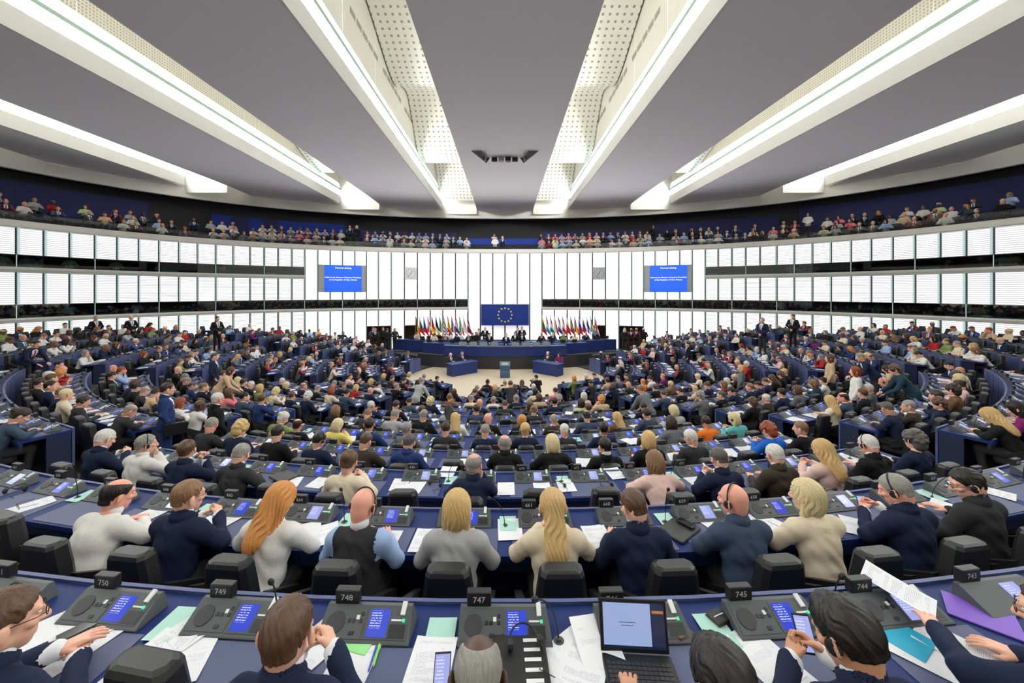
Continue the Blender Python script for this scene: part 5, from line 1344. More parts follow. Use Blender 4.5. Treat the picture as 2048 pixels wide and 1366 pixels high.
# ---------------------------------------------------------------- lectern and the two floor desks
le = obj('lectern', None, None, (0, 23.3, 0), label='blue lectern with glass top standing alone on the beige floor', cat='lectern')
mb = MB(); mb.bevbox(-0.30, 0.30, -0.16, 0.20, 0.0, 0.86, 0.015); obj('column', mb.mesh('column', mat('lectern blue', (58, 84, 118), 0.35)), le)
mb = MB(); mb.prism([(-0.32, -0.18, 0.74), (0.32, -0.18, 0.74), (0.32, 0.24, 0.86), (-0.32, 0.24, 0.86)], [(-0.32, -0.18, 1.02), (0.32, -0.18, 1.02), (0.32, 0.24, 0.90), (-0.32, 0.24, 0.90)]); obj('reading_top', mb.mesh('reading_top', mat('lectern glass', (118, 146, 172), 0.2)), le)
mb = MB(); mb.box(-0.2, 0.2, -0.19, -0.182, 0.80, 0.94)
obj('emblem_plate', mb.mesh('emblem_plate', mat('emblem pale', (196, 206, 220), 0.4)), le)
mb = MB(); mb.box(-0.31, 0.31, -0.165, -0.16, 0.36, 0.38); obj('band', mb.mesh('band', mat('lectern line', (130, 158, 180), 0.3)), le)
for s in (-1, 1):
    root = obj('floor_desk', None, None, (s * 2.55, 24.1, 0), 0, 'straight blue desk %s of the lectern on the beige floor' % ('left' if s < 0 else 'right'), 'desk')
    root.rotation_euler = (0, 0, -s * 0.72)
    mb = MB(); mb.box(-0.95, 0.95, -0.06, 0.0, 0.0, 0.72); obj('front_panel', mb.mesh('front_panel', M_ros), root)
    mb = MB(); mb.box(-1.0, 1.0, -0.08, 0.66, 0.72, 0.76); obj('worktop', mb.mesh('worktop', M_rost), root)
    for e in (-0.95, 0.9):
        mb = MB(); mb.box(e, e + 0.05, 0, 0.62, 0, 0.72); obj('side_panel', mb.mesh('side_panel', M_ros), root)
    R_ = Matrix.Rotation(-s * 0.72, 3, 'Z')
    for e, who in ((-0.45, ('charcoal', 'crop', 'white')), (0.45, ('navy', 'short', 'grey') if s < 0 else ('purple', 'long', 'dark brown'))):
        p = Vector((s * 2.55, 24.1, 0)) + R_ @ Vector((e, 1.0, 0))
        add_person(tuple(p), math.pi - s * 0.72, 'listen', who[0], who[1], who[2], 'fair', 1, where='at the %s floor desk' % ('left' if s < 0 else 'right'))
        chp = Vector((s * 2.55, 24.1, 0)) + R_ @ Vector((e, 1.02, 0)); c_ = obj('office_chair', None, None, tuple(chp), math.pi - s * 0.72, 'black chair behind the %s floor desk' % ('left' if s < 0 else 'right'), 'chair', 'chairs behind the %s floor desk' % ('left' if s < 0 else 'right'))
        for key in ('backrest', 'seat', 'pedestal'): obj(key, CH[key], c_)
cp = add_person((1.58, 18.1, 0.0), 0.5, 'phone', 'black', 'short', 'black', 'fair', 1, label='camera operator in black crouching before the front row with a camera', where='')
vc = obj('video_camera', None, None, (1.40, 18.50, 0.80), 0.5, 'black video camera held by the operator before the front row', 'camera')
mb = MB(); mb.bevbox(-0.07, 0.07, -0.18, 0.14, 0, 0.15, 0.015); obj('body', mb.mesh('body', M_blk), vc)
mb = MB(); mb.tube([(0, 0.14, 0.08), (0, 0.28, 0.08)], 0.05, 10); obj('lens', mb.mesh('lens', M_mic), vc)
mb = MB(); mb.tube([(0, -0.12, 0.15), (0, -0.1, 0.22), (0, 0.08, 0.22), (0, 0.1, 0.15)], 0.012, 6); obj('grip', mb.mesh('grip', M_mic), vc)
# ---------------------------------------------------------------- big flag with the ring of stars
eu = obj('wall_flag', None, None, (0, 31.05, HC - 1.10), label='large blue wall flag with a ring of twelve golden stars', cat='flag')
mb = MB(); nx, nz = 24, 10
for i in range(nx + 1):
    for k in range(nz + 1): mb.v.append((-1.95 + 3.9 * i / nx, 0.012 * math.sin(i * 0.9) * (k / nz), -1.72 * k / nz))
for i in range(nx):
    for k in range(nz): a = i * (nz + 1) + k; mb.f.append((a, a + 1, a + nz + 2, a + nz + 1)); mb.m.append(0)
obj('cloth', mb.mesh('cloth', mat('flag blue', (20, 50, 132), 0.8), True), eu)
mb = MB(); mb.tube([(-2.0, 0.0, 0.02), (2.0, 0.0, 0.02)], 0.03, 6); obj('rod', mb.mesh('rod', M_ledge), eu)
for k in range(12):
    a = k * math.pi / 6; cx, cz = 0.56 * math.sin(a), -0.86 + 0.56 * math.cos(a); pts = []
    for j in range(10):
        rr = 0.105 if j % 2 == 0 else 0.042; b = j * math.pi / 5; pts.append((cx + rr * math.sin(b), cz + rr * math.cos(b)))
    mb = MB(); mb.prism([(x, -0.03, z) for x, z in pts], [(x, -0.045, z) for x, z in pts]); obj('star', mb.mesh('star', mat('gold star', (236, 220, 120), 0.5)), eu)
# ---------------------------------------------------------------- national flags
FC = dict(k=(24, 24, 26), y=(248, 208, 40), r=(196, 32, 48), w=(236, 236, 236), g=(0, 130, 76), b=(24, 62, 150), o=(240, 130, 50), l=(70, 140, 210), d=(130, 28, 44))
FM = {k: mat('flag dye ' + k, v, 0.8) for k, v in FC.items()}
def cross(u, v, bg, c, inner=None, wd=0.1):
    if abs(u - 0.38) < wd or abs(v - 0.5) < wd * 1.2:
        if inner and (abs(u - 0.38) < wd * 0.5 or abs(v - 0.5) < wd * 0.6): return inner
        return c
    return bg
def hor(*c): return lambda u, v: c[min(len(c) - 1, int(v * len(c)))]
def ver(*c): return lambda u, v: c[min(len(c) - 1, int(u * len(c)))]
def spot(f, c, u0, v0, ru, rv): return lambda u, v: c if ((u - u0) / ru) ** 2 + ((v - v0) / rv) ** 2 < 1 else f(u, v)
def gb(u, v):
    if abs(u - 0.5) < 0.08 or abs(v - 0.5) < 0.1: return 'r'
    if abs(u - 0.5) < 0.15 or abs(v - 0.5) < 0.18: return 'w'
    d = min(abs(u - v), abs(u - (1 - v))); return 'r' if d < 0.04 else ('w' if d < 0.12 else 'b')
NAT = [('black yellow and red upright bands', ver('k', 'y', 'r')), ('white green and red level bands', hor('w', 'g', 'r')), ('white and red with a blue wedge', lambda u, v: 'b' if u < 0.5 - abs(v - 0.5) else ('w' if v < 0.5 else 'r')), ('red with a white cross', lambda u, v: cross(u, v, 'r', 'w')), ('black red and gold level bands', hor('k', 'r', 'y')), ('blue black and white level bands', hor('b', 'k', 'w')), ('green white and orange upright bands', ver('g', 'w', 'o')), ('blue and white stripes with a cross corner', lambda u, v: ('w' if abs(u - 0.2) < 0.05 or abs(v - 0.27) < 0.06 else 'b') if u < 0.4 and v < 0.55 else ('b' if int(v * 9) % 2 == 0 else 'w')), ('red and yellow with a small crest', spot(lambda u, v: 'r' if v < 0.25 or v > 0.75 else 'y', 'd', 0.33, 0.5, 0.1, 0.16)), ('blue white and red upright bands', ver('b', 'w', 'r')), ('red white and blue with a checkered shield', lambda u, v: ('r' if (int(u * 14) + int(v * 10)) % 2 else 'w') if abs(u - 0.5) < 0.14 and abs(v - 0.48) < 0.22 else hor('r', 'w', 'b')(u, v)), ('green white and red upright bands', ver('g', 'w', 'r')), ('white with an orange island shape', spot(lambda u, v: 'w', 'o', 0.5, 0.42, 0.2, 0.16)), ('dark red with a white middle stripe', lambda u, v: 'w' if abs(v - 0.5) < 0.1 else 'd'),
       ('yellow green and red level bands', hor('y', 'g', 'r')), ('red white and light blue level bands', hor('r', 'w', 'l')), ('red white and green level bands', hor('r', 'w', 'g')), ('white and red halves', ver('w', 'r')), ('red white and blue level bands', hor('r', 'w', 'b')), ('red white and red level bands', hor('r', 'w', 'r')), ('white over red halves', hor('w', 'r')), ('green and red with a yellow disc', spot(ver('g', 'g', 'r', 'r', 'r'), 'y', 0.4, 0.5, 0.14, 0.2)), ('blue yellow and red upright bands', ver('b', 'y', 'r')), ('white blue and red bands with a blue shield', spot(hor('w', 'b', 'r'), 'b', 0.28, 0.32, 0.1, 0.18)), ('white blue and red bands with a red shield', spot(hor('w', 'b', 'r'), 'r', 0.32, 0.5, 0.14, 0.26)), ('white with a blue cross', lambda u, v: cross(u, v, 'w', 'b')), ('blue with a yellow cross', lambda u, v: cross(u, v, 'l', 'y')), ('blue with layered red and white crosses', gb)]
for i, (desc, fn) in enumerate(NAT):
    px = 831 + i * 7.95 if i < 14 else 1084 + (i - 14) * 8.05
    y = 30.1; x = (px - PX) * y / F; x += 0
    root = obj('standing_flag', None, None, (x, y, 0.68), label='flag, %s, on pole %s of the rostrum' % (desc, 'left' if i < 14 else 'right'), cat='flag')
    mb = MB(); mb.tube([(0, 0, 0), (0, 0, 2.80)], 0.014, 6); mb.tube([(0, 0, 2.80), (0, 0, 2.86), (0, 0, 2.92)], [0.014, 0.03, 0.004], 6); obj('pole', mb.mesh('pole', mat('pole grey', (150, 146, 138), 0.4)), root)
    mb = MB(); mb.disc((0, 0, 0), 0.14, 12, 0, 0.05); obj('foot', mb.mesh('foot', M_mon), root)
    mb = MB(); nu, nv = 22, 22; ks = list(FM)
    for a in range(nu + 1):
        for b in range(nv + 1):
            u, v = a / nu, b / nv
            xx = 0.015 + (0.10 + 0.36 * (0.12 + 0.88 * v) ** 1.0) * u; zz = 2.78 - 1.32 * v - (0.60 * u ** 0.8) * (1 - 0.25 * v)
            yy = -0.07 * math.sin(u * 9 + v * 1.5) * (0.3 + 0.7 * u)
            mb.v.append((xx, yy, zz))
    for a in range(nu):
        for b in range(nv):
            q = a * (nv + 1) + b; mb.f.append((q, q + 1, q + nv + 2, q + nv + 1)); mb.m.append(ks.index(fn((a + 0.5) / nu, (b + 0.5) / nv)))
    obj('cloth', mb.mesh('cloth', [FM[k] for k in ks], True), root)
# ---------------------------------------------------------------- wall screens and clocks
def wall_frame(i0, i1, z0, z1, off):
    a, b = Vector(Wo(i0, off, z0)), Vector(Wo(i1, off, z0)); d = b - a; return a, math.atan2(d.y, d.x), d.length, z1 - z0
M_wscr = mat('projection blue', (22, 70, 200), 0.4, emit=(26, 84, 214), es=0.9); M_wtxt = mat('projection white', (255, 255, 255), 0.5, emit=(255, 255, 255), es=1.0)
for i0, i1, nm in ((-15, -11, 'left'), (11, 15, 'right')):
    a, ang, L, hh = wall_frame(i0, i1, -0.09, 1.98, -0.07)
    root = obj('wall_screen', None, None, tuple(a), ang, 'large blue projection screen with white text on the %s part of the louvre wall' % nm, 'screen')
    mb = MB(); mb.box(0.05, L - 0.05, 0, 0.12, 0, hh); obj('frame', mb.mesh('frame', M_frame), root)
    x0, x1 = L * 0.13, L * 0.90
    mb = MB(); mb.box(x0, x1, -0.02, 0.0, 0.02, hh - 0.01); sc_ = obj('picture', mb.mesh('picture', M_wscr), root)
    for txt, zf, sz in (('Formal sitting', 0.90, 0.17), ('Address by Alassane Ouattara, President', 0.55, 0.145), ("of the Republic of C\u00f4te d'Ivoire", 0.46, 0.145)):
        t = obj('lettering', textmesh(txt, sz, M_wtxt, 'CENTER', 0.002), sc_, ((x0 + x1) / 2, -0.026, hh * zf)); t.rotation_euler = (math.pi / 2, 0, 0)
        k_ = (x1 - x0) * (0.42 if zf > 0.8 else (0.97 if zf > 0.5 else 0.74)) / max(0.01, t.dimensions.x); t.scale = (k_, 1.0, 1)
for i0, i1, nm, fc_ in ((-8, -7, 'left', (238, 238, 240)), (7, 8, 'right', (176, 178, 182))):  # right dial colour is greyed to stand in for weaker light
    a, ang, L, hh = wall_frame(i0, i1, 0.95, 1.92, -0.04)
    root = obj('wall_clock', None, None, tuple(a), ang, 'square %s wall clock set in the %s part of the louvre wall' % ('white' if nm == 'left' else 'grey', nm), 'clock')
    mb = MB(); mb.box(0.03, L - 0.03, 0, 0.08, 0, hh); obj('dial', mb.mesh('dial', mat('dial ' + nm, fc_, 0.5)), root)
    mh = MB(); cx, cz = L / 2, hh / 2
    for k in range(12):
        t = k * math.pi / 6; m1 = MB(); r0, r1 = 0.32, 0.41
        p0 = Vector((cx + r0 * math.sin(t), -0.006, cz + r0 * math.cos(t))); p1 = Vector((cx + r1 * math.sin(t), -0.006, cz + r1 * math.cos(t))); m1.tube([p0, p1], 0.016, 5); obj('hour_mark', m1.mesh('hour_mark', M_blk), root)
    for t, r1, wd in ((math.radians(218), 0.36, 0.014), (math.radians(20), 0.24, 0.018)):
        m1 = MB(); m1.tube([(cx, -0.012, cz), (cx + r1 * math.sin(t), -0.012, cz + r1 * math.cos(t))], [wd, wd * 0.5], 5); obj('hand', m1.mesh('hand', M_blk), root)
# ---------------------------------------------------------------- spectators in the gallery and staff in the booths
def wall_at(px):
    """signed fractional index of the wall column seen at pixel x"""
    for i in range(-IE, IE):
        a, b = proj(Wo(i, 0.0)), proj(Wo(i + 1, 0.0))
        if a[0] <= px < b[0]: return i + (px - a[0]) / (b[0] - a[0])
    return None
def wpos(fi, d, z):
    i = math.floor(fi); t = fi - i; a, b = Vector(Wo(i, d, z)), Vector(Wo(i + 1, d, z)); return a + (b - a) * t
def gface(fi):
    i = math.floor(fi); n = -Wn(i); return math.atan2(-n.x, n.y)
GW = ['white'] * 6 + ['light grey'] * 3 + ['cream', 'beige', 'beige', 'light blue', 'light blue', 'black', 'black', 'navy', 'grey', 'grey', 'charcoal', 'pink', 'red', 'pale pink', 'pale green', 'brown', 'white', 'light grey', 'cream', 'slate blue']
for a, b, dens, dark in ((4, 396, 0.62, 0.4), (428, 688, 0.92, 0), (733, 944, 0.9, 0), (1084, 1302, 0.92, 0), (1322, 1520, 0.75, 0.75), (1505, 1602, 0.85, 0.2), (1645, 2010, 0.72, 0.1)):
    for tier, (d, z) in enumerate(((0.62, tops[0]), (1.40, tops[1]), (2.15, tops[2]))):
        fi, fe = wall_at(a), wall_at(b); p = wpos(fi, d, 0)
        while fi < fe:
            L = (W(math.floor(fi) + 1) - W(math.floor(fi))).length
            if RC.random() < dens * (0.9 if tier else 0.8):
                who = rand_who(); who['cloth'] = RC.choice(GW) if RC.random() > dark else RC.choice(('black', 'black', 'navy', 'charcoal'))
                q = wpos(fi, d, z); crowd_person(tuple(q), gface(fi) + RC.uniform(-0.2, 0.2), who, RC.choice(('back', 'listen', 'chin', 'read')))
            fi += 0.56 / L
for px, cl in ((697, 'black'), (711, 'black'), (1309, 'black'), (1609, 'white')):
    fi = wall_at(px); who = rand_who(); who['cloth'] = cl; crowd_person(tuple(wpos(fi, 2.1, tops[2])), gface(fi), who, 'front')
for px in (990, 1005): 
    fi = wall_at(px); who = rand_who(); who['cloth'] = 'white' if px == 990 else 'black'; crowd_person(tuple(wpos(fi, 0.7, tops[0])), gface(fi), who, 'front')
fi = wall_at(988); who = rand_who(); who['cloth'] = 'white'; crowd_person(tuple(wpos(fi, 3.15, 3.5)), gface(fi), who, 'front')
for zf, lst in ((0.66, (20, 70, 150, 240, 290, 320, 450, 1580, 1600, 1625, 1830, 1885, 1990, 2010)), (-1.86, (45, 150, 230, 280, 390, 420, 465, 640, 800, 1200, 1330, 1360, 1425, 1460, 1560, 1610, 1715, 1750, 1870, 1940))):
    for px in lst:
        fi = wall_at(px)
        if fi is None or (zf > 0 and abs(fi) < 16.5) or abs(fi) < 3.5: continue
        crowd_person(tuple(wpos(fi, 0.85, zf)), gface(fi), rand_who(), RC.choice(('read', 'listen')))
# ================================================================ THINGS ON THE DESKS
def paper_mat(name, rgb, ink, dens=1.0, head=None):
    m = bpy.data.materials.new(name); m.use_nodes = True; nt = m.node_tree; b = nt.nodes['Principled BSDF']; b.inputs['Roughness'].default_value = 0.7
    tc = nt.nodes.new('ShaderNodeTexCoord'); sx = nt.nodes.new('ShaderNodeSeparateXYZ'); nt.links.new(tc.outputs['Object'], sx.inputs[0])
    oi = nt.nodes.new('ShaderNodeObjectInfo')
    def mth(op, a, c=None):
        n = nt.nodes.new('ShaderNodeMath'); n.operation = op
        for i, v in enumerate((a, c)):
            if v is None: continue
            if isinstance(v, (int, float)): n.inputs[i].default_value = v
            else: nt.links.new(v, n.inputs[i])
        return n.outputs[0]
    x, y = sx.outputs[0], sx.outputs[1]
    line = mth('LESS_THAN', mth('FRACT', mth('MULTIPLY', y, 150.0)), 0.42)
    nz = nt.nodes.new('ShaderNodeTexNoise'); nz.noise_dimensions = '4D'; nz.inputs['Scale'].default_value = 200; nt.links.new(tc.outputs['Object'], nz.inputs['Vector']); nt.links.new(mth('MULTIPLY', oi.outputs['Random'], 50.0), nz.inputs['W'])
    nb = nt.nodes.new('ShaderNodeTexNoise'); nb.noise_dimensions = '4D'; nb.inputs['Scale'].default_value = 26; mp_ = nt.nodes.new('ShaderNodeMapping'); mp_.inputs['Scale'].default_value = (0.12, 1, 1); nt.links.new(tc.outputs['Object'], mp_.inputs[0]); nt.links.new(mp_.outputs[0], nb.inputs['Vector']); nt.links.new(mth('MULTIPLY', oi.outputs['Random'], 50.0), nb.inputs['W'])
    fac = mth('MULTIPLY', mth('MULTIPLY', line, mth('GREATER_THAN', nz.outputs['Fac'], 0.46)), mth('GREATER_THAN', nb.outputs['Fac'], 0.5 if dens >= 1 else 0.56))
    ins = mth('MULTIPLY', mth('LESS_THAN', mth('ABSOLUTE', x), 0.082), mth('LESS_THAN', mth('ABSOLUTE', y), 0.125))
    fac = mth('MULTIPLY', mth('MULTIPLY', fac, ins), 0.5)
    mx = nt.nodes.new('ShaderNodeMix'); mx.data_type = 'RGBA'; mx.inputs[6].default_value = lin(rgb) + (1,); mx.inputs[7].default_value = lin(ink) + (1,)
    nt.links.new(fac, mx.inputs[0]); nt.links.new(mx.outputs[2], b.inputs['Base Color']); return m
M_pap = [paper_mat('printed paper', (228, 229, 234), (110, 114, 128)), paper_mat('printed paper light', (230, 231, 235), (150, 158, 190), 0.5)]
M_mint = mat('mint paper', (168, 212, 200), 0.5, noise=0.04, nscale=9)
M_fold = {'green': mat('green folder', (150, 220, 140), 0.6), 'teal': mat('teal folder', (28, 160, 196), 0.6), 'purple': mat('purple folder', (124, 88, 190), 0.6), 'black': M_blk, 'red': mat('red card', (214, 60, 70), 0.6), 'buff': mat('buff folder', (226, 206, 170), 0.6)}
def sheet_mesh(mt, w=0.21, h=0.297, curl=0.006, seed=0):
    r0 = random.Random(seed); mb = MB(); nx, ny = 5, 7; c1, c2 = r0.uniform(0, 1), r0.uniform(0, 1)
    for a in range(nx + 1):
        for b in range(ny + 1):
            x, y = -w / 2 + w * a / nx, -h / 2 + h * b / ny
            z = curl * (c1 * (2 * a / nx - 1) ** 2 * (b / ny) + c2 * (2 * b / ny - 1) ** 2 * (a / nx)); mb.v.append((x, y, z))
    for a in range(nx):
        for b in range(ny): q = a * (ny + 1) + b; mb.f.append((q, q + ny + 1, q + ny + 2, q + 1)); mb.m.append(0)
    return mb.mesh('paper_sheet', mt, True)
SH = [sheet_mesh(M_pap[i % 2], seed=i) for i in range(4)]; SHM = sheet_mesh(M_mint, 0.15, 0.21, 0.002, 9); lift = [0.0]; npap = [0]
far_p = MB()
def sheet(p, rot, me, label, cat='paper', group=None, tilt=None, dz=0.0):
    lift[0] = (lift[0] + 0.0007) % 0.004
    o = obj('paper_sheet', me, None, (p[0], p[1], p[2] + 0.0052 + lift[0] + dz), rot, label, cat, group); npap[0] += 1
    if tilt: o.rotation_euler = (tilt[0], tilt[1], rot)
    return o
# the rear row, sheet by sheet (pixel on the desk, rotation)
for n_, (px, py, rot, lab) in enumerate(((300, 1320, -14, 'printed sheet on top of the fan of papers at the empty place'), (372, 1318, 16, 'printed letter sheet at the right of the fan of papers at the empty place'), (338, 1292, -30, 'sheet with a blue heading at the back of the fan of papers'), (95, 1262, -40, 'sheet with blue band under the folded hands'), (190, 1258, -32, 'white sheet under the dark phone'), (150, 1300, -20, 'white sheet half hidden by a navy sleeve'), (652, 1275, -30, 'sheet with blue heading beside the raised hand'), (695, 1345, -6, 'printed sheet under the green folder'), (860, 1335, -4, 'printed sheet left of the grey-haired sitter'), (1132, 1318, -52, 'printed sheet at the left edge of the pile by the laptop'), (1165, 1345, -25, 'lowest printed sheet of the pile by the laptop'), (1195, 1296, 6, 'curling booklet page leaning on the pile by the laptop'), (1520, 1318, 24, 'printed sheet in front of the wallet'), (1548, 1330, 20, 'second printed sheet beneath the raised phone'), (1795, 1215, 40, 'large white sheet lying over the console'), (1862, 1318, 42, 'printed sheet beside the teal folder'), (1915, 1300, 36, 'form with grey table under the outstretched hand'))):
    sheet(on_plane(px, py, 1.79), math.radians(rot), SH[n_ % 4], lab, dz=0.10 if n_ == 14 else (0.02 if n_ == 11 else 0.0), tilt=(0.22, 0.05) if n_ == 14 else ((0.12, -0.05) if n_ == 11 else None))
def folder(px, py, drop, rot, c, w, h, lab, t=0.006):
    p = on_plane(px, py, drop); mb = MB(); mb.box(-w / 2, w / 2, -h / 2, h / 2, 0, t); mb.quad((-w / 2, -h / 2, t + 0.001), (w / 2 - 0.01, -h / 2, t + 0.004), (w / 2 - 0.01, h / 2, t + 0.004), (-w / 2, h / 2, t + 0.001))
    return obj('folder', mb.mesh('folder', M_fold[c]), None, (p[0], p[1], p[2] + 0.004), math.radians(rot), lab, 'folder')
folder(700, 1285, 1.79, 75, 'green', 0.10, 0.24, 'pale green folder between the papers by the pens')
folder(1790, 1268, 1.79, 30, 'teal', 0.21, 0.26, 'teal folder on the rear desk beside printed forms')
folder(1962, 1232, 1.79, 48, 'purple', 0.22, 0.27, 'purple folder on the rear desk')
bd = on_plane(1040, 1322, 1.79); b_ = obj('ring_binder', None, None, (bd[0], bd[1], bd[2] + 0.005), 0.03, 'black ring binder with white index labels lying on the rear desk', 'binder')
mb = MB(); mb.bevbox(-0.13, 0.13, -0.16, 0.16, 0, 0.03, 0.004); obj('cover', mb.mesh('cover', M_blk), b_)
for k in range(6):
    mb = MB(); mb.box(0.02, 0.10, -0.14 + k * 0.05, -0.14 + k * 0.05 + 0.018, 0.03, 0.032); obj('index_label', mb.mesh('index_label', M_tag), b_)
# headsets lying on desks
def desk_headset(px, py, drop, rot, lab, dz=0.0):
    p = on_plane(px, py, drop); r_ = obj('headset', None, None, (p[0], p[1], p[2] + 0.006 + dz), math.radians(rot), lab, 'headset')
    mb = MB(); mb.tube([(0.075 * math.cos(t), 0.095 * math.sin(t), 0.018 + 0.02 * math.sin(t)) for t in arr(0.0, math.pi, 14)], 0.005, 6); obj('band', mb.mesh('band', M_mic), r_)
    for s in (-1, 1):
        mb = MB(); mb.tube([(s * 0.075 - 0.012, 0, 0.022), (s * 0.075, 0, 0.022), (s * 0.075 + 0.014, 0, 0.022)], [0.020, 0.028, 0.018], 10); obj('ear_cushion', mb.mesh('ear_cushion', M_mic), r_)
    mb = MB(); mb.tube([(0.075, 0, 0.012), (0.09, -0.06, 0.004), (0.04, -0.12, 0.004), (0.10, -0.17, 0.004)], 0.0022, 5); obj('cable', mb.mesh('cable', M_mic), r_)
desk_headset(1050, 1310, 1.79, 10, 'black headset lying on the ring binder', 0.032)
desk_headset(870, 972, 2.44, -20, 'black headset on the third desk beside loose papers')
desk_headset(1118, 977, 2.44, 15, 'black headset between two empty chairs of the third row')
desk_headset(1215, 977, 2.44, 30, 'black headset right of the second empty chair in the third row')
desk_headset(30, 985, 2.09, 20, 'black headset at the left end of the second desk')
desk_headset(1316, 1082, 2.09, -15, 'black headset beside the closed laptop')
desk_headset(1645, 932, 2.44, 25, 'black headset on papers by the blond sitter in the third row')
def phone(px, py, drop, rot, lab, dz=0.0, tilt=None, on=False):
    p = on_plane(px, py, drop); r_ = obj('mobile_phone', None, None, (p[0], p[1], p[2] + 0.008 + dz), math.radians(rot), lab, 'phone')
    if tilt: r_.rotation_euler = (tilt, 0, math.radians(rot))
    mb = MB(); mb.bevbox(-0.037, 0.037, -0.075, 0.075, 0, 0.009, 0.002); obj('case', mb.mesh('case', M_blk), r_)
    mb = MB(); mb.box(-0.033, 0.033, -0.066, 0.066, 0.009, 0.0095); obj('display', mb.mesh('display', M_scr[1] if on else mat('dark glass', (30, 34, 36), 0.1)), r_)
phone(158, 1265, 1.79, -35, 'dark phone lying on white sheets by folded hands', 0.004)
phone(1568, 1262, 1.79, 25, 'dark phone lying flat below the console', 0.0)
phone(1608, 1270, 1.64, -8, 'lit phone held upright in two hands in the rear row', 0.0, 1.0, True)
phone(884, 1352, 1.72, 4, 'lit phone held by the grey-haired sitter in the rear row', 0.0, 0.5, True)
phone(1725, 1010, 1.98, -10, 'lit phone held up in the second row', 0.0, 1.0, True)
phone(1372, 1048, 2.06, 35, 'dark phone on the closed laptop', 0.0)
for px, py, c, rot, lab in ((745, 1322, (30, 60, 170), 2, 'blue pen lying on the mat'), (754, 1312, (120, 220, 50), 4, 'bright green marker lying beside the blue pen')):
    p = on_plane(px, py, 1.79); r_ = obj('pen', None, None, (p[0], p[1], p[2] + 0.010), math.radians(rot), lab, 'pen')
    mb = MB(); mb.tube([(0, -0.065, 0), (0, -0.055, 0), (0, 0.03, 0)], [0.001, 0.0045, 0.0055], 8); obj('barrel', mb.mesh('barrel', mat('pen %s' % lab[:6], c, 0.4)), r_)
    mb = MB(); mb.tube([(0, 0.03, 0), (0, 0.065, 0)], 0.006, 8); obj('cap', mb.mesh('cap', mat('pen %s' % lab[:6], c, 0.4)), r_)
for px, py, c, lab in ((1437, 1240, (38, 34, 32), 'thick dark wallet on a mint sheet'), (1362, 1268, (92, 66, 52), 'brown leather wallet behind the laptop')):
    p = on_plane(px, py, 1.79); r_ = obj('wallet', None, None, (p[0], p[1], p[2] + 0.006), 0.4, lab, 'wallet'); M_w = mat(lab, c, 0.55, bump=0.2, nscale=60)
    for k, (z, e) in enumerate(((0, 0), (0.012, 0.006))):
        mb = MB(); mb.bevbox(-0.05, 0.05 - e, -0.045, 0.045 - e, z, z + 0.011, 0.004); obj('flap', mb.mesh('flap', M_w), r_)
    mb = MB(); mb.box(-0.035, 0.03, -0.005, 0.0, 0.023, 0.026); obj('clasp', mb.mesh('clasp', M_tag), r_)
# laptop
lp = on_plane(1268, 1308, 1.79); L_ = obj('laptop', None, None, (lp[0], lp[1] - 0.02, lp[2] + 0.005), -0.06, 'open black laptop showing a document on the rear desk', 'laptop')
mb = MB(); mb.bevbox(-0.165, 0.165, -0.225, 0.0, 0, 0.016, 0.004); base_ = obj('base', mb.mesh('base', M_blk), L_)
M_key = mat('key black', (44, 44, 48), 0.5)
for rr_ in range(5):
    for cc_ in range(13):
        mb = MB(); x = -0.148 + cc_ * 0.0228; y = -0.045 - rr_ * 0.021; mb.box(x, x + 0.0195, y - 0.017, y, 0.016, 0.0185); obj('key', mb.mesh('key', M_key), base_)
mb = MB(); mb.box(-0.045, 0.045, -0.215, -0.16, 0.016, 0.0165); obj('touchpad', mb.mesh('touchpad', M_key), base_)
lid = obj('lid', None, L_, (0, 0.004, 0.014)); lid.rotation_euler = (math.radians(72), 0, 0)
mb = MB(); mb.bevbox(-0.165, 0.165, 0, 0.225, -0.008, 0, 0.003); lid.data = None
bpy.data.objects.remove(lid); lid = obj('lid', mb.mesh('lid', M_blk), L_, (0, 0.004, 0.014)); lid.rotation_euler = (math.radians(75), 0, 0)
for x0, x1, y0, y1, c, e, z in ((-0.152, 0.152, 0.018, 0.212, (26, 38, 70), 0.6, 0.0006), (-0.148, 0.085, 0.03, 0.208, (150, 168, 208), 0.8, 0.0012), (0.09, 0.150, 0.03, 0.208, (44, 52, 80), 0.6, 0.0012), (0.092, 0.148, 0.168, 0.18, (190, 120, 60), 0.7, 0.0016), (-0.07, 0.01, 0.125, 0.128, (90, 100, 130), 0.5, 0.0016), (-0.06, 0.0, 0.112, 0.115, (90, 100, 130), 0.5, 0.0016)):
    mb = MB(); mb.quad((x0, y0, z), (x1, y0, z), (x1, y1, z), (x0, y1, z)); obj('display', mb.mesh('display', mat('display %s' % (c,), (10, 10, 14), 0.2, emit=c, es=e)), lid)
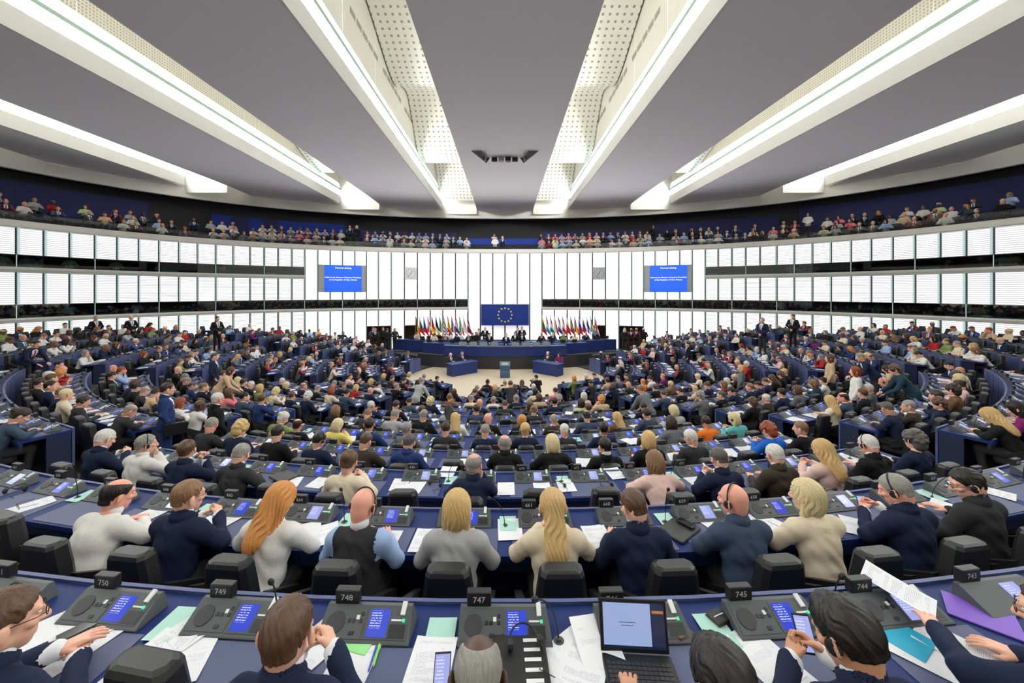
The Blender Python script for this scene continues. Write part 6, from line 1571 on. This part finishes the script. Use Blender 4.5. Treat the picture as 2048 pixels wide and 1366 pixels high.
# second and third rows
for n_, (px, py, rot, drop, lab) in enumerate(((62, 1012, -32, 2.09, 'stack of printed sheets under folded spectacles'), (300, 1030, -22, 2.09, 'white sheet left of the navy sitter'), (405, 1052, -26, 2.09, 'printed sheet under the held headset'), (445, 1045, -24, 2.09, 'second sheet beside the held headset'), (612, 1068, 18, 2.09, 'notes being written on by the white jacket'), (650, 1070, 24, 2.09, 'sheet beside the notes of the white jacket'), (770, 1085, -4, 2.09, 'white sheet right of the waistcoat'), (850, 1082, -3, 2.09, 'white sheets left of the bob-haired sitter'), (1020, 1060, 2, 2.09, 'white sheet left of the tied blond hair'), (1195, 1075, 6, 2.09, 'white sheet left of the broad navy back'), (1415, 1040, 22, 2.09, 'sheet beside the closed laptop'), (1535, 1045, 30, 2.09, 'printed sheets with spectacles on them'), (1500, 1062, 12, 2.09, 'white sheet right of the slate blue back'), (1715, 1055, -30, 2.09, 'white sheet under the held phone'), (1905, 1018, 34, 2.09, 'printed sheet before the charcoal sitter'), (1985, 985, 36, 2.09, 'printed sheet at the right end of the second desk'),
        (582, 968, 10, 2.44, 'white sheet by the dark folder in the third row'), (640, 965, -14, 2.44, 'sheet with a pen in the third row'), (735, 952, 12, 2.44, 'white sheet behind the cream top'), (800, 970, 2, 2.44, 'loose sheets with a small photo on them'), (830, 975, -8, 2.44, 'sheet under the small photo'), (895, 945, -6, 2.44, 'white sheet left of the balding head'), (1012, 978, 0, 2.44, 'white sheet left of the first empty chair'), (1085, 978, 3, 2.44, 'white sheet right of the first empty chair'), (1132, 972, 4, 2.44, 'printed sheet left of the second empty chair'), (1230, 948, 10, 2.44, 'printed sheet beside the beige sweater'), (1395, 966, 10, 2.44, 'white sheet before the raised hand in the third row'), (1590, 950, 22, 2.44, 'printed sheet right of the brown suit'), (1618, 958, 30, 2.44, 'second sheet right of the brown suit'), (1700, 918, 26, 2.44, 'sheet with red spectacles in the third row'))):
    sheet(on_plane(px, py, drop), math.radians(rot), SH[(n_ + 1) % 4], lab)
def closed_laptop(px, py, drop, rot, lab):
    p = on_plane(px, py, drop); r_ = obj('closed_laptop', None, None, (p[0], p[1], p[2] + 0.005), math.radians(rot), lab, 'laptop')
    mb = MB(); mb.bevbox(-0.16, 0.16, -0.115, 0.115, 0, 0.014, 0.004); obj('base', mb.mesh('base', M_blk), r_)
    mb = MB(); mb.bevbox(-0.16, 0.16, -0.115, 0.115, 0.0145, 0.022, 0.003); obj('lid', mb.mesh('lid', M_btn), r_)
closed_laptop(1358, 1062, 2.09, 38, 'closed black laptop on the second desk'); closed_laptop(568, 955, 2.44, -32, 'closed black laptop in the third row')
p = on_plane(962, 956, 2.44); nw = obj('newspaper', None, None, (p[0], p[1], p[2] + 0.005), 0.02, 'folded newspaper lying beside the balding sitter in the third row', 'newspaper')
for k in range(3):
    mb = MB(); mb.box(-0.19 + k * 0.004, 0.19, -0.13, 0.13 - k * 0.006, k * 0.006, k * 0.006 + 0.005); obj('section', mb.mesh('section', M_pap[0] if k == 2 else mat('newsprint', (212, 204, 194), 0.8)), nw)
def spectacles(px, py, drop, rot, lab):
    p = on_plane(px, py, drop); o = obj('spectacles', GLASS.copy(), None, (p[0], p[1] - 0.02, p[2] + 0.028), math.radians(rot), lab, 'spectacles')
spectacles(75, 1008, 2.09, 150, 'dark spectacles lying on papers at the left of the second desk'); spectacles(1548, 1045, 2.09, 200, 'red-brown spectacles lying on papers beside the cream jacket'); spectacles(1712, 915, 2.44, 160, 'spectacles on papers in the third row')
# mint agenda sheets at every second place, sheets on all other desks, microphones
for s in SEATS:
    if not s['vis']: continue
    z = HC - s['d']
    if s['num'] and s['num'] % 2: 
        q = Vector(P(s['r'] + 0.09, s['th'], z)) + Vector((math.cos(s['th']), math.sin(s['th']), 0)) * -0.335
        sheet(q, s['th'], SHM, 'mint green sheet left of the console plate reading ' + spell(s['num']))
    elif s['k'] > 3 and s['k'] <= 5 and s['nm'] == 'C' and int(round(s['th'] * s['r'] / SW * 2)) % 4 == 1:
        q = Vector(P(s['r'] + 0.09, s['th'], z)) + Vector((math.cos(s['th']), math.sin(s['th']), 0)) * -0.335
        sheet(q, s['th'], SHM, 'mint green sheet between consoles, %s row, centre block' % ORD[s['k'] - 1], group='mint sheets row %d' % s['k'])
    if s['num'] is None or s['k'] > 3:
        for t in range(RC.choice((0, 1, 1, 2, 2, 3))):
            q = Vector(P(s['r'] + RC.uniform(0.28, 0.36), s['th'], z)) + Vector((math.cos(s['th']), math.sin(s['th']), 0)) * RC.uniform(-0.24, 0.24); ro = s['th'] + RC.uniform(-0.5, 0.5)
            if npap[0] < 290: sheet(q, ro, SH[RC.randrange(4)], 'white printed sheet on the desk, %s row, %s' % (ORD[s['k'] - 1], BLOCKNAMES[s['nm']]), group='loose sheets row %d %s' % (s['k'], BLOCKNAMES[s['nm']]))
            else:
                c_, s_ = math.cos(ro), math.sin(ro); far_p.quad(*[(q.x + c_ * a - s_ * b, q.y + s_ * a + c_ * b, q.z + 0.006 + 0.001 * t) for a, b in ((-.105, -.148), (.105, -.148), (.105, .148), (-.105, .148))])
obj('distant_papers', far_p.mesh('distant_papers', mat('white paper', (236, 236, 240), 0.7)), None, label='many small white sheets scattered on the far desks', cat='papers', kind='stuff')
nm_ = 0
for k, nm, ss in DESKS:
    for i, s in enumerate(ss):
        if not s['vis'] or i % 2 or nm_ >= 200: continue
        off = 0.42 if k != 1 else 0.37
        if k == 1 and nm == 'C': off = 0.27 if (s['num'] % 2) else -0.45
        q = Vector(P(s['r'] + 0.12, s['th'], HC - s['d'] + 0.001)) + Vector((math.cos(s['th']), math.sin(s['th']), 0)) * (off if k == 1 else 0.36)
        b0, st_, hd_ = MICS[RC.randrange(3)]
        lab = 'black gooseneck microphone %s' % ('beside the console plate reading ' + spell(s['num']) if s['num'] else 'on the %s row desk, %s' % (ORD[k - 1], BLOCKNAMES[nm]))
        r_ = obj('microphone', None, None, tuple(q), s['th'], lab, 'microphone', None if s['num'] else 'microphones row %d %s' % (k, BLOCKNAMES[nm])); nm_ += 1
        obj('base', b0, r_); obj('stem', st_, r_); obj('foam_head', hd_, r_)
crowd.build('crowd', 'dense crowd of small seated spectators in the gallery and far rows', 'crowd')
print('PEOPLE', NPEOPLE, len(seated), 'objects', len(bpy.data.objects))
